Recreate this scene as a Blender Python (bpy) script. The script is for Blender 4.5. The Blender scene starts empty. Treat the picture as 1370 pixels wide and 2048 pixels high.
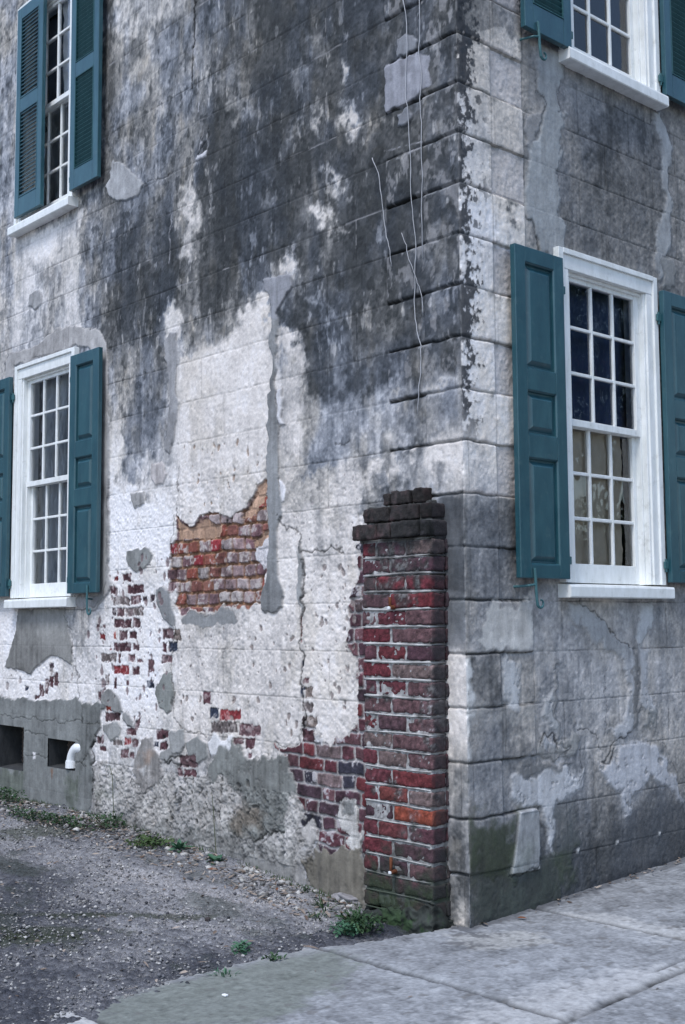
import bpy, bmesh, math, random
import numpy as np
from mathutils import Matrix, Vector
R = math.radians
scene = bpy.context.scene
COL = scene.collection

# ------------------------------------------------------------------ camera, sky, sun, exposure
FPX, YAW, PITCH, ROLL = 2407.2, 0.83778, 0.092069, -0.0062412      # photograph 1370 x 2048
CAM = np.array([4.23724, -4.66831, 1.55])
_f = np.array([-math.sin(YAW)*math.cos(PITCH), math.cos(YAW)*math.cos(PITCH), math.sin(PITCH)])
_r = np.array([math.cos(YAW), math.sin(YAW), 0.0]); _u = np.cross(_r, _f)
_r2 = math.cos(ROLL)*_r + math.sin(ROLL)*_u; _u2 = -math.sin(ROLL)*_r + math.cos(ROLL)*_u
camd = bpy.data.cameras.new('camera'); cam = bpy.data.objects.new('camera', camd); COL.objects.link(cam)
m = Matrix.Identity(4)
for i in range(3):
    m[i][0], m[i][1], m[i][2], m[i][3] = _r2[i], _u2[i], -_f[i], CAM[i]
cam.matrix_world = m
camd.sensor_fit = 'VERTICAL'; camd.sensor_height = 36.0; camd.sensor_width = 24.0
camd.lens = FPX/2048*36.0; camd.clip_start = 0.05; camd.clip_end = 500
scene.camera = cam

SUN_EL, SUN_AZ = 60.0, 158.0        # azimuth clockwise from +Y
world = bpy.data.worlds.new("World"); scene.world = world; world.use_nodes = True
wn = world.node_tree.nodes; bg = wn['Background']
sky = wn.new('ShaderNodeTexSky'); sky.sky_type = 'NISHITA'; sky.sun_disc = False
sky.sun_elevation = R(SUN_EL); sky.sun_rotation = R(SUN_AZ)
sky.air_density = 1.0; sky.dust_density = 1.0; sky.ozone_density = 0.5
world.node_tree.links.new(sky.outputs[0], bg.inputs[0]); bg.inputs[1].default_value = 0.15
sd_ = bpy.data.lights.new('sun', 'SUN'); sd_.energy = 1.4; sd_.angle = R(16); sd_.color = (0.97, 0.985, 1.0)
sun = bpy.data.objects.new('sun', sd_); COL.objects.link(sun)
_s = Vector((math.sin(R(SUN_AZ))*math.cos(R(SUN_EL)), math.cos(R(SUN_AZ))*math.cos(R(SUN_EL)), math.sin(R(SUN_EL))))
sun.rotation_euler = _s.to_track_quat('Z', 'Y').to_euler(); sun.location = _s*40
scene.view_settings.view_transform = 'Standard'; scene.view_settings.look = 'None'
scene.view_settings.exposure = 0.77; scene.view_settings.gamma = 1.0
scene.cycles.max_bounces = 6

# ------------------------------------------------------------------ photo measurements -> metres on the walls and ground
ZN = {'A': (0, 0, 2.967), 'B': (440, 0, 2.854), 'C': (900, 0, 2.915), 'D': (0, 640, 2.967), 'E': (440, 640, 2.854),
      'F': (900, 640, 2.915), 'G': (0, 1300, 2.7375), 'H': (440, 1300, 2.7375), 'I': (880, 1300, 2.739),
      'J': (180, 1120, 2.446), 'N': (0, 1380, 5.708), 'O': (580, 1680, 3.605), '0': (0, 0, 1.0)}
def px(z, x, y):
    a, b, s = ZN[z]; return a + x/s, b + y/s
def ray(x, y):
    return _f*FPX + _r2*(x - 685) - _u2*(y - 1024)
def LW(z, x, y, off=0.0):
    d = ray(*px(z, x, y)); t = (-off - CAM[1])/d[1]; p = CAM + t*d; return (p[0], p[2])
def RW(z, x, y, off=0.0):
    d = ray(*px(z, x, y)); t = (off - CAM[0])/d[0]; p = CAM + t*d; return (p[1], p[2])
def LP(z, *pts): return [LW(z, *p) for p in pts]
def RP(z, *pts): return [RW(z, *p) for p in pts]

# ------------------------------------------------------------------ numpy noise
def _lat(t, n):
    i = np.floor(t).astype(int); f = t - i; f = f*f*f*(f*(f*6 - 15) + 10); return i % n, (i+1) % n, f.astype(np.float32)
def fbm(us, zs, su, sz, octv=4, seed=0, gain=0.55):
    """separable value noise on a tensor grid, unit standard deviation"""
    rng = np.random.default_rng(seed); out = np.zeros((len(zs), len(us)), np.float32); a = 1.0
    for o in range(octv):
        n = 509
        L = rng.standard_normal((n, n)).astype(np.float32)
        iu, ju, fu = _lat(us/su*(2.03**o) + rng.random()*400 + 200, n)
        iz, jz, fz = _lat(zs/sz*(2.03**o) + rng.random()*400 + 200, n)
        rows = L[iz]*(1-fz)[:, None] + L[jz]*fz[:, None]
        out += a*(rows[:, iu]*(1-fu) + rows[:, ju]*fu); a *= gain
    out -= out.mean(); out /= max(out.std(), 1e-6); return out
def noise_pts(x, y, s, seed=0, octv=3):
    rng = np.random.default_rng(seed); out = np.zeros(np.shape(x), np.float32); a = 1.0
    for o in range(octv):
        L = rng.standard_normal((257, 257)).astype(np.float32)
        iu, ju, fu = _lat(np.asarray(x)/s*2.03**o + 77.3*o + 100, 257); iz, jz, fz = _lat(np.asarray(y)/s*2.03**o + 31.7*o + 100, 257)
        out += a*((L[iz, iu]*(1-fu) + L[iz, ju]*fu)*(1-fz) + (L[jz, iu]*(1-fu) + L[jz, ju]*fu)*fz); a *= .55
    return out
def axis(*segs, snap=()):
    o = []
    for a, b, s in segs:
        n = max(1, round((b-a)/s)); o += list(np.linspace(a, b, n, endpoint=False))
    o.append(segs[-1][1]); o = np.array(o)
    for v in snap: o[np.argmin(abs(o - v))] = v
    return o
def sstep(x, a, b):
    t = np.clip((x-a)/(b-a), 0, 1); return t*t*(3-2*t)
def sdpoly(X, Y, P):
    P = np.array(P, np.float64); n = len(P); d = np.full(X.shape, 1e9); ins = np.zeros(X.shape, bool)
    for i in range(n):
        ax, ay = P[i]; bx, by = P[(i+1) % n]; ex, ey = bx-ax, by-ay
        wx, wy = X-ax, Y-ay; t = np.clip((wx*ex+wy*ey)/(ex*ex+ey*ey+1e-12), 0, 1)
        d = np.minimum(d, (wx-ex*t)**2 + (wy-ey*t)**2)
        if abs(by-ay) > 1e-12:
            c = ((ay > Y) != (by > Y)) & (X < (bx-ax)*(Y-ay)/(by-ay) + ax); ins ^= c
    d = np.sqrt(d); return np.where(ins, -d, d)
def sdline(X, Y, P):
    d = np.full(X.shape, 1e9)
    for (ax, ay), (bx, by) in zip(P[:-1], P[1:]):
        ex, ey = bx-ax, by-ay; wx, wy = X-ax, Y-ay; t = np.clip((wx*ex+wy*ey)/(ex*ex+ey*ey+1e-12), 0, 1)
        d = np.minimum(d, (wx-ex*t)**2 + (wy-ey*t)**2)
    return np.sqrt(d)

# ------------------------------------------------------------------ object helpers
def tag(o, label=None, cat=None, group=None, kind=None):
    if label: o['label'] = label
    if cat: o['category'] = cat
    if group: o['group'] = group
    if kind: o['kind'] = kind
    return o
def empty(name, loc=(0, 0, 0)):
    o = bpy.data.objects.new(name, None); o.location = loc; COL.objects.link(o); return o
def link(name, me, mat, parent=None, smooth=False):
    if mat: me.materials.append(mat)
    if smooth: me.polygons.foreach_set('use_smooth', np.ones(len(me.polygons), bool))
    o = bpy.data.objects.new(name, me); COL.objects.link(o)
    if parent:
        o.parent = parent; o.matrix_parent_inverse = Matrix.Translation(-parent.location)
    return o
def np_mesh(name, V, Fq, pig=None, nper=4):
    me = bpy.data.meshes.new(name); V = np.asarray(V, np.float32); Fq = np.asarray(Fq, np.int32)
    me.vertices.add(len(V)); me.vertices.foreach_set('co', V.ravel())
    me.loops.add(Fq.size); me.loops.foreach_set('vertex_index', Fq.ravel())
    me.polygons.add(len(Fq)); me.polygons.foreach_set('loop_start', np.arange(0, Fq.size, nper, dtype=np.int32))
    me.update(calc_edges=True); me.validate()
    if pig is not None:
        at = me.attributes.new('pig', 'FLOAT_COLOR', 'POINT')
        c = np.ones((len(V), 4), np.float32); c[:, :3] = pig; at.data.foreach_set('color', c.ravel())
    return me
class BM:
    """collects shapes (in local a,b,c mapped to the world by T) and links them as one mesh object"""
    def __init__(s, T=lambda a, b, c: (a, b, c)): s.bm = bmesh.new(); s.T = T
    def box(s, a0, a1, b0, b1, c0, c1, bev=0.003):
        g = bmesh.new(); vs = [g.verts.new((a, b, c)) for a in (a0, a1) for b in (b0, b1) for c in (c0, c1)]
        for f in ((0, 1, 3, 2), (4, 6, 7, 5), (0, 4, 5, 1), (2, 3, 7, 6), (0, 2, 6, 4), (1, 5, 7, 3)): g.faces.new([vs[i] for i in f])
        bmesh.ops.recalc_face_normals(g, faces=g.faces)
        bev = min(bev, .3*min(abs(a1-a0), abs(b1-b0), abs(c1-c0)))
        if bev > 0: bmesh.ops.bevel(g, geom=list(g.edges), offset=bev, segments=2, affect='EDGES', profile=.5)
        s.add(g)
    def add(s, g):
        d = {}
        for v in g.verts: d[v] = s.bm.verts.new(s.T(*v.co))
        for f in g.faces:
            try: s.bm.faces.new([d[v] for v in f.verts])
            except ValueError: pass
        g.free()
    def poly(s, pts): s.bm.faces.new([s.bm.verts.new(s.T(*p)) for p in pts])
    def tube(s, pts, r, n=6, cap=True):
        pts = [Vector(p) for p in pts]; rings = []; up = None
        for i, p in enumerate(pts):
            d = (pts[min(i+1, len(pts)-1)] - pts[max(i-1, 0)]).normalized()
            if up is None: up = Vector((0, 0, 1)) if abs(d.z) < .8 else Vector((1, 0, 0))
            x = d.cross(up).normalized(); y = x.cross(d).normalized(); up = y
            rr = r[i] if isinstance(r, (list, tuple)) else r
            rings.append([s.bm.verts.new(s.T(*(p + x*math.cos(2*math.pi*k/n)*rr + y*math.sin(2*math.pi*k/n)*rr))) for k in range(n)])
        for A, B in zip(rings[:-1], rings[1:]):
            for k in range(n): s.bm.faces.new((A[k], A[(k+1) % n], B[(k+1) % n], B[k]))
        if cap: s.bm.faces.new(rings[0][::-1]); s.bm.faces.new(rings[-1])
    def build(s, name, mat, parent=None, smooth=False, recalc=True):
        if recalc: bmesh.ops.recalc_face_normals(s.bm, faces=s.bm.faces)
        me = bpy.data.meshes.new(name); s.bm.to_mesh(me); s.bm.free()
        return link(name, me, mat, parent, smooth)

# ------------------------------------------------------------------ materials
def mat_new(name):
    M = bpy.data.materials.new(name); M.use_nodes = True; nt = M.node_tree
    return M, nt, nt.nodes, nt.links, nt.nodes['Principled BSDF']
def N(nd, t, **kw):
    n = nd.new(t)
    for k, v in kw.items(): setattr(n, k, v)
    return n
def masonry_mat(name, scale=260.0, amp=0.22, bump=0.5, dist=0.003, rough=0.92, coarse=45.0):
    """pigment attribute (per-vertex weathering) broken up by procedural grain"""
    M, nt, nd, lk, B = mat_new(name)
    at = N(nd, 'ShaderNodeAttribute'); at.attribute_name = 'pig'
    tc = N(nd, 'ShaderNodeTexCoord')
    n1 = N(nd, 'ShaderNodeTexNoise'); n1.inputs['Scale'].default_value = scale; n1.inputs['Detail'].default_value = 3; n1.inputs['Roughness'].default_value = .7
    n2 = N(nd, 'ShaderNodeTexNoise'); n2.inputs['Scale'].default_value = coarse; n2.inputs['Detail'].default_value = 5; n2.inputs['Roughness'].default_value = .7
    lk.new(tc.outputs['Object'], n1.inputs['Vector']); lk.new(tc.outputs['Object'], n2.inputs['Vector'])
    ad = N(nd, 'ShaderNodeMath', operation='ADD'); lk.new(n1.outputs[0], ad.inputs[0]); lk.new(n2.outputs[0], ad.inputs[1])
    mr = N(nd, 'ShaderNodeMapRange'); mr.inputs[1].default_value = .6; mr.inputs[2].default_value = 1.4
    mr.inputs[3].default_value = 1-amp; mr.inputs[4].default_value = 1+amp; lk.new(ad.outputs[0], mr.inputs[0])
    mx = N(nd, 'ShaderNodeVectorMath', operation='SCALE'); lk.new(at.outputs['Color'], mx.inputs[0]); lk.new(mr.outputs[0], mx.inputs['Scale'])
    lk.new(mx.outputs[0], B.inputs['Base Color']); B.inputs['Roughness'].default_value = rough
    B.inputs['Specular IOR Level'].default_value = .25
    bp = N(nd, 'ShaderNodeBump'); bp.inputs['Strength'].default_value = bump; bp.inputs['Distance'].default_value = dist
    lk.new(ad.outputs[0], bp.inputs['Height']); lk.new(bp.outputs[0], B.inputs['Normal'])
    return M
def paint_mat(name, c1, c2, rough=.45, scale=30, bump=.12, spec=.4, dirt=None):
    M, nt, nd, lk, B = mat_new(name)
    tc = N(nd, 'ShaderNodeTexCoord'); mp = N(nd, 'ShaderNodeMapping'); mp.inputs['Scale'].default_value = (1, 1, .35)
    lk.new(tc.outputs['Object'], mp.inputs[0])
    n = N(nd, 'ShaderNodeTexNoise'); n.inputs['Scale'].default_value = scale; n.inputs['Detail'].default_value = 6; n.inputs['Roughness'].default_value = .65
    lk.new(mp.outputs[0], n.inputs['Vector'])
    r = N(nd, 'ShaderNodeValToRGB'); r.color_ramp.elements[0].position = .35; r.color_ramp.elements[1].position = .65
    r.color_ramp.elements[0].color = (*c1, 1); r.color_ramp.elements[1].color = (*c2, 1)
    lk.new(n.outputs[0], r.inputs[0])
    last = r.outputs[0]
    if dirt:
        n3 = N(nd, 'ShaderNodeTexNoise'); n3.inputs['Scale'].default_value = 14; n3.inputs['Detail'].default_value = 8; n3.inputs['Roughness'].default_value = .75
        lk.new(tc.outputs['Object'], n3.inputs['Vector'])
        r3 = N(nd, 'ShaderNodeMapRange'); r3.inputs[1].default_value = .56; r3.inputs[2].default_value = .74; r3.inputs[4].default_value = .55
        lk.new(n3.outputs[0], r3.inputs[0])
        mx = N(nd, 'ShaderNodeMix', data_type='RGBA'); lk.new(r3.outputs[0], mx.inputs[0]); lk.new(last, mx.inputs[6]); mx.inputs[7].default_value = (*dirt, 1); last = mx.outputs[2]
    lk.new(last, B.inputs['Base Color']); B.inputs['Roughness'].default_value = rough; B.inputs['Specular IOR Level'].default_value = spec
    n2 = N(nd, 'ShaderNodeTexNoise'); n2.inputs['Scale'].default_value = scale*6; n2.inputs['Detail'].default_value = 3
    lk.new(mp.outputs[0], n2.inputs['Vector'])
    bp = N(nd, 'ShaderNodeBump'); bp.inputs['Strength'].default_value = bump; bp.inputs['Distance'].default_value = .003
    lk.new(n2.outputs[0], bp.inputs['Height']); lk.new(bp.outputs[0], B.inputs['Normal'])
    return M
M_WALL = masonry_mat('weathered_stucco', 120, .19, .24, .005, .92, 48)
M_BRICK = masonry_mat('old_brick', 130, .42, .8, .005, .9, 50)
M_GROUND = masonry_mat('gravel_soil', 85, .75, 1.0, .012, .95, 38)
M_WALK = masonry_mat('concrete_walk', 300, .24, .35, .002, .9, 70)
M_PEBBLE = masonry_mat('pebbles', 300, .3, .3, .002, .9, 90)
M_WHITE = paint_mat('white_window_paint', (.70, .71, .69), (.83, .84, .83), .4, 16, .2, .4, (.38, .38, .345))
M_GREEN = paint_mat('green_shutter_paint', (.009, .056, .076), (.022, .086, .106), .36, 11, .2, .6, (.085, .145, .15))
for M_ in (M_GREEN,):
    b_ = M_.node_tree.nodes['Principled BSDF']; b_.inputs['Coat Weight'].default_value = .18; b_.inputs['Coat Roughness'].default_value = .3
M_GREEND = paint_mat('green_louvre_paint', (.018, .07, .08), (.026, .09, .10), .5, 22, .1, .35)
M_IRON = paint_mat('painted_iron', (.03, .10, .115), (.05, .13, .14), .5, 60, .3, .4)
M_RUST = paint_mat('rusted_iron', (.09, .03, .015), (.16, .06, .03), .9, 90, .6, .2)
M_CURT = paint_mat('curtain_cloth', (.58, .50, .39), (.68, .59, .47), .95, 12, .1, .1)
M_CURTL = paint_mat('lace_cloth', (.78, .78, .82), (.84, .84, .87), .95, 12, .1, .1)
M_CURTG = paint_mat('grey_blind', (.36, .38, .41), (.52, .54, .57), .9, 6, .1, .1)
M_SLATE = paint_mat('slate_cloth', (.14, .17, .24), (.20, .24, .32), .9, 8, .1, .2)
M_NAVY = paint_mat('navy_sky_tint', (.040, .065, .14), (.06, .09, .18), .9, 8, .1, .2)
M_PVC = paint_mat('white_pvc', (.78, .79, .80), (.82, .82, .83), .3, 20, .02, .5)
M_DARK = paint_mat('dark_timber', (.03, .03, .032), (.05, .05, .05), .9, 20, .2, .1)
M_VINE = paint_mat('dead_vine_bark', (.34, .34, .36), (.48, .48, .50), .9, 40, .2, .1)
def glass_mat():
    M, nt, nd, lk, B = mat_new('old_window_glass'); nd.remove(B)
    out = nd['Material Output']; tr = N(nd, 'ShaderNodeBsdfTransparent'); tr.inputs[0].default_value = (.86, .88, .90, 1)
    gl = N(nd, 'ShaderNodeBsdfGlossy'); gl.inputs['Roughness'].default_value = .02
    tc = N(nd, 'ShaderNodeTexCoord'); n = N(nd, 'ShaderNodeTexNoise'); n.inputs['Scale'].default_value = 5; n.inputs['Detail'].default_value = 2
    lk.new(tc.outputs['Object'], n.inputs['Vector'])
    bp = N(nd, 'ShaderNodeBump'); bp.inputs['Strength'].default_value = .25; bp.inputs['Distance'].default_value = .01
    lk.new(n.outputs[0], bp.inputs['Height']); lk.new(bp.outputs[0], gl.inputs['Normal'])
    fr = N(nd, 'ShaderNodeFresnel'); fr.inputs[0].default_value = 1.5
    mu = N(nd, 'ShaderNodeMath', operation='MULTIPLY'); mu.inputs[1].default_value = 1.6; mu.use_clamp = True; lk.new(fr.outputs[0], mu.inputs[0])
    mx = N(nd, 'ShaderNodeMixShader'); lk.new(mu.outputs[0], mx.inputs[0]); lk.new(tr.outputs[0], mx.inputs[1]); lk.new(gl.outputs[0], mx.inputs[2])
    lk.new(mx.outputs[0], out.inputs[0]); return M
M_GLASS = glass_mat()
def leaf_mat(name, c1, c2):
    M, nt, nd, lk, B = mat_new(name)
    g = N(nd, 'ShaderNodeNewGeometry'); r = N(nd, 'ShaderNodeValToRGB')
    r.color_ramp.elements[0].color = (*c1, 1); r.color_ramp.elements[1].color = (*c2, 1)
    lk.new(g.outputs['Random Per Island'], r.inputs[0]); lk.new(r.outputs[0], B.inputs['Base Color']); B.inputs['Roughness'].default_value = .6
    B.inputs['Specular IOR Level'].default_value = .3; return M
M_WEED = leaf_mat('weed_leaf', (.012, .036, .014), (.042, .085, .034))
M_WEEDB = leaf_mat('weed_leaf_blue', (.03, .09, .05), (.08, .17, .10))
M_MOSS = leaf_mat('moss_leaf', (.02, .045, .012), (.06, .10, .03))
M_DRY = leaf_mat('dry_leaf', (.08, .05, .035), (.36, .30, .25))
M_DRYB = leaf_mat('brown_leaf', (.13, .05, .025), (.20, .08, .04))
M_TREE = leaf_mat('tree_leaf', (.02, .045, .02), (.06, .10, .04))
M_BARK = paint_mat('bark', (.07, .055, .045), (.13, .11, .09), .95, 14, .6, .1)

# ------------------------------------------------------------------ wall surface painter
WHITE = (.66, .645, .655)
RAMP = np.array([[0, .80, .775, .785], [.10, .75, .71, .69], [.2, .63, .595, .58], [.30, .50, .48, .475], [.45, .30, .295, .30], [.6, .180, .183, .193],
                 [.75, .090, .094, .102], [.9, .048, .052, .057], [1.1, .029, .032, .036]])
BRICKS = np.array([[.09, .036, .045], [.12, .062, .07], [.05, .03, .04], [.16, .12, .12], [.18, .035, .036]])
NAMEDB = dict(p=(.10, .046, .054), r=(.20, .032, .036), d=(.05, .033, .042), b=(.03, .038, .062), g=(.16, .13, .125), o=(.30, .05, .03), t=(.22, .175, .155), w=(.125, .072, .078))
class Wall:
    def __init__(s, us, zs, seed):
        s.us, s.zs, s.seed = us, zs, seed; nz, nu = len(zs), len(us)
        s.col = np.zeros((nz, nu, 3), np.float32); s.h = np.zeros((nz, nu), np.float32); s.part = np.zeros((nz, nu), np.int16)
        s.lev = np.zeros((nz, nu), np.float32)
        s.w1 = fbm(us, zs, .09, .09, 5, seed+1); s.w2 = fbm(us, zs, .09, .09, 5, seed+2)
        s.fine = fbm(us, zs, .02, .02, 3, seed+3); s.med = fbm(us, zs, .05, .06, 4, seed+4); s.big = fbm(us, zs, .35, .4, 4, seed+5)
        s.streak = fbm(us, zs, .03, .5, 4, seed+6); s.blot = fbm(us, zs, .10, .16, 4, seed+7, .5); s.hue = fbm(us, zs, .25, .5, 4, seed+8)
    def samples(s, pts, power=3.0):
        P = np.array(pts, np.float64)
        cu = np.linspace(s.us[0], s.us[-1], 260); cz = np.linspace(s.zs[0], s.zs[-1], 260); CU, CZ = np.meshgrid(cu, cz)
        num = np.zeros(CU.shape); den = np.zeros(CU.shape)
        for u, z, v in P:
            w = 1/((CU-u)**2 + (CZ-z)**2*1.0 + .004)**(power/2); num += w*v; den += w
        G = num/den
        iu = np.clip((s.us-cu[0])/(cu[1]-cu[0]), 0, 258.999); iz = np.clip((s.zs-cz[0])/(cz[1]-cz[0]), 0, 258.999)
        a = iu.astype(int); b = iz.astype(int); fu = iu-a; fz = (iz-b)[:, None]
        s.lev = ((G[b][:, a]*(1-fu) + G[b][:, a+1]*fu)*(1-fz) + (G[b+1][:, a]*(1-fu) + G[b+1][:, a+1]*fu)*fz).astype(np.float32)
    def sl(s, P, mg=.06):
        P = np.array(P); a, b = np.searchsorted(s.us, [P[:, 0].min()-mg, P[:, 0].max()+mg]); c, d = np.searchsorted(s.zs, [P[:, 1].min()-mg, P[:, 1].max()+mg])
        return slice(max(c, 0), max(d, c+1)), slice(max(a, 0), max(b, a+1))
    def sd(s, P, warp=.012, mg=.06):
        S = s.sl(P, mg); X, Y = np.meshgrid(s.us[S[1]], s.zs[S[0]])
        if X.size == 0: return S, None
        return S, sdpoly(X + s.w1[S]*warp, Y + s.w2[S]*warp, P)
    def ramp(s, lev):
        return np.stack([np.interp(lev, RAMP[:, 0], RAMP[:, k]) for k in (1, 2, 3)], -1).astype(np.float32)
    def mixc(s, S, m, c): s.col[S] = s.col[S]*(1-m[..., None]) + np.asarray(c, np.float32)*m[..., None]
    def soft(s, P, dl, soft=.12, warp=.03, rag=.06):
        S, d = s.sd(P, warp, .2+soft)
        if d is None: return
        m = sstep(-d + rag*(s.blot[S]*.6 + s.med[S]*.5), -soft*.5, soft*.5); s.lev[S] += (dl - s.lev[S])*m
    def patch(s, P, c, soft=.006, warp=.008, tex=.10, dh=.002, edge=.5, alpha=1.0, mot=0.0):
        S, d = s.sd(P, warp)
        if d is None: return
        m = np.clip(.5 - d/soft, 0, 1)*alpha
        if mot: m = m*sstep(s.med[S]*.7 + s.fine[S]*.5, -mot-1.2, -mot+.6)
        t = 1 + tex*(s.big[S]*.6 + s.med[S]*.5 + .4*s.streak[S])
        s.mixc(S, m, np.asarray(c, np.float32)*np.clip(t, .4, 1.7)[..., None]); s.h[S] = s.h[S]*(1-m*.7) + m*dh
        if edge:
            e = np.exp(-((d-.002)/.005)**2)*edge*np.clip(.6 + .5*s.w1[S], 0, 1); s.col[S] *= (1-e*.85)[..., None]; s.h[S] -= e*.004
    def crack(s, P, w=.005, a=.75, dep=.006, warp=.012):
        S = s.sl(P); X, Y = np.meshgrid(s.us[S[1]], s.zs[S[0]])
        if X.size == 0: return
        d = sdline(X + s.w1[S]*warp + s.fine[S]*.003, Y + s.w2[S]*warp, P); m = np.exp(-(d/w)**2)*a
        s.col[S] *= (1-m)[..., None]; s.h[S] -= m*dep
    def pits(s, P, n, rmin, rmax, c, seed, dep=.006):
        rng = random.Random(seed); A = np.array(P); k = 0
        while k < n:
            u, z = rng.uniform(A[:, 0].min(), A[:, 0].max()), rng.uniform(A[:, 1].min(), A[:, 1].max())
            if sdpoly(np.array([[u]]), np.array([[z]]), P)[0, 0] > 0: continue
            k += 1; r = rmin + (rmax-rmin)*rng.random()**3; S = s.sl([(u-r, z-2*r), (u+r, z+2*r)], .02); X, Y = np.meshgrid(s.us[S[1]], s.zs[S[0]])
            if X.size == 0: continue
            d = np.hypot(X-u + s.w1[S]*.006, (Y-z)*.75 + s.w2[S]*.006)/r; mm = sstep(-d, -1.15, -.75); s.mixc(S, mm*.85, c); s.h[S] -= mm*dep
    def brick_layout(s, X, Y, course, z0, stretch, header, seed, jt=.011, pat='flemish', wob=.004):
        Y = Y + wob*noise_pts(X, Y, .35, seed)
        row = np.floor((Y-z0)/course).astype(int); fy = (Y-z0) - row*course
        rr = np.random.default_rng(seed); off = rr.random(4000)*.5
        if pat == 'header': L = header; q = X + np.where(row % 2 == 0, 0, header*.5) + (off[row % 4000]-.25)*.06; i = np.floor(q/L).astype(int); fx = q - i*L; ln = np.full(X.shape, L)
        else:
            per = stretch+header; q = X + np.where(row % 2 == 0, 0, per*.5) + (off[row % 4000]-.25)*.10; p = np.floor(q/per).astype(int); fx = q - p*per
            hd = fx > stretch; i = p*2 + hd; ln = np.where(hd, header, stretch); fx = np.where(hd, fx-stretch, fx)
        hs = ((i*7919 + row*104729 + seed*31) % 9973)
        rnd = rr.random((9973, 4))[hs]
        dx = np.minimum(fx, ln-fx) - jt/2; dy = np.minimum(fy, course-fy) - jt/2
        return rnd, dx, dy
    def expose(s, P, part, course, z0, stretch, header, seed, mortar, pat='flemish', depth=.02, joint=.010, rnd_r=.012, wash=.25, wash_c=WHITE, warp=.02, pal=None, lip=True, joint_w=.011, washn=None, extra=None):
        S, d = s.sd(P, warp, .08)
        X, Y = np.meshgrid(s.us[S[1]], s.zs[S[0]]); pal = BRICKS if pal is None else np.asarray(pal)
        rnd, dx, dy = s.brick_layout(X + s.w1[S]*.0035, Y + s.w2[S]*.0035, course, z0, stretch, header, seed, joint_w, pat)
        e = np.minimum(dx, dy); e = np.where((dx < rnd_r) & (dy < rnd_r), rnd_r - np.hypot(rnd_r-dx, rnd_r-dy), e)
        face = sstep(e + s.fine[S]*.0012, -.003, .005)
        bc = pal[(rnd[..., 0]*len(pal)).astype(int) % len(pal)]*(.75 + .5*rnd[..., 1:2]) * (1 + .22*s.med[S] + .14*s.fine[S])[..., None]
        wv = sstep(s.med[S]*.7 + s.fine[S]*.5 + s.blot[S]*.4 + (rnd[..., 2]-.5)*2.2, 1.7-wash*4.5, 2.5-wash*4.5)
        bc = bc*(1-wv[..., None]*.8) + np.asarray(wash_c)*wv[..., None]*.8
        mc = np.asarray(mortar)*(1 + .16*s.med[S] + .12*s.fine[S])[..., None]
        c = np.clip(bc*face[..., None] + mc*(1-face[..., None]), .01, .9)
        m = np.clip(.5 - d/.006, 0, 1)
        s.mixc(S, m, c)
        hh = -depth + face*joint*(.8 + .5*rnd[..., 3]) + .0012*s.med[S]*face - (1-face)*.002*s.fine[S] 
        hh = hh - (1-face)*(dx < dy)*(.010 if joint > .012 else 0)
        s.h[S] = s.h[S]*(1-m) + hh*m
        s.part[S] = np.where(m > .5, part, s.part[S])
        if lip: s.col[S] *= (1 - .45*np.exp(-((d-.003)/.006)**2)*np.clip(.5+.6*s.w2[S], 0, 1))[..., None]
    def brick(s, P, c, seed, film=.25, dh=-.004, warp=.0035):
        S, d = s.sd(P, warp); rr = random.Random(seed)
        if d is None: return
        m = np.clip(.5 - (d + .004 + .003*s.fine[S])/.007, 0, 1); m = m*(1 - film*sstep(s.med[S] + .8*s.fine[S], .6, 1.6))
        c = np.asarray(c)*(.8 + .4*rr.random())*(1 + .22*s.med[S] + .18*s.fine[S])[..., None]
        s.mixc(S, m, np.clip(c, .01, .8)); s.h[S] -= m*.0035
        s.part[S] = s.part[S]
    def mesh(s, pos, keepcell, parts, flip):
        nz, nu = len(s.zs), len(s.us); idx = np.arange(nz*nu).reshape(nz, nu)
        q = np.stack([idx[:-1, :-1], idx[:-1, 1:], idx[1:, 1:], idx[1:, :-1]], -1)
        if flip: q = q[..., ::-1]
        cp = s.part[:-1, :-1]; out = {}
        for name, ids in parts.items():
            f = q[keepcell & np.isin(cp, ids)]
            if len(f) == 0: continue
            used = np.unique(f); mp = np.zeros(nz*nu, np.int32); mp[used] = np.arange(len(used))
            out[name] = (pos.reshape(-1, 3)[used], mp[f], s.col.reshape(-1, 3)[used])
        return out

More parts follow.
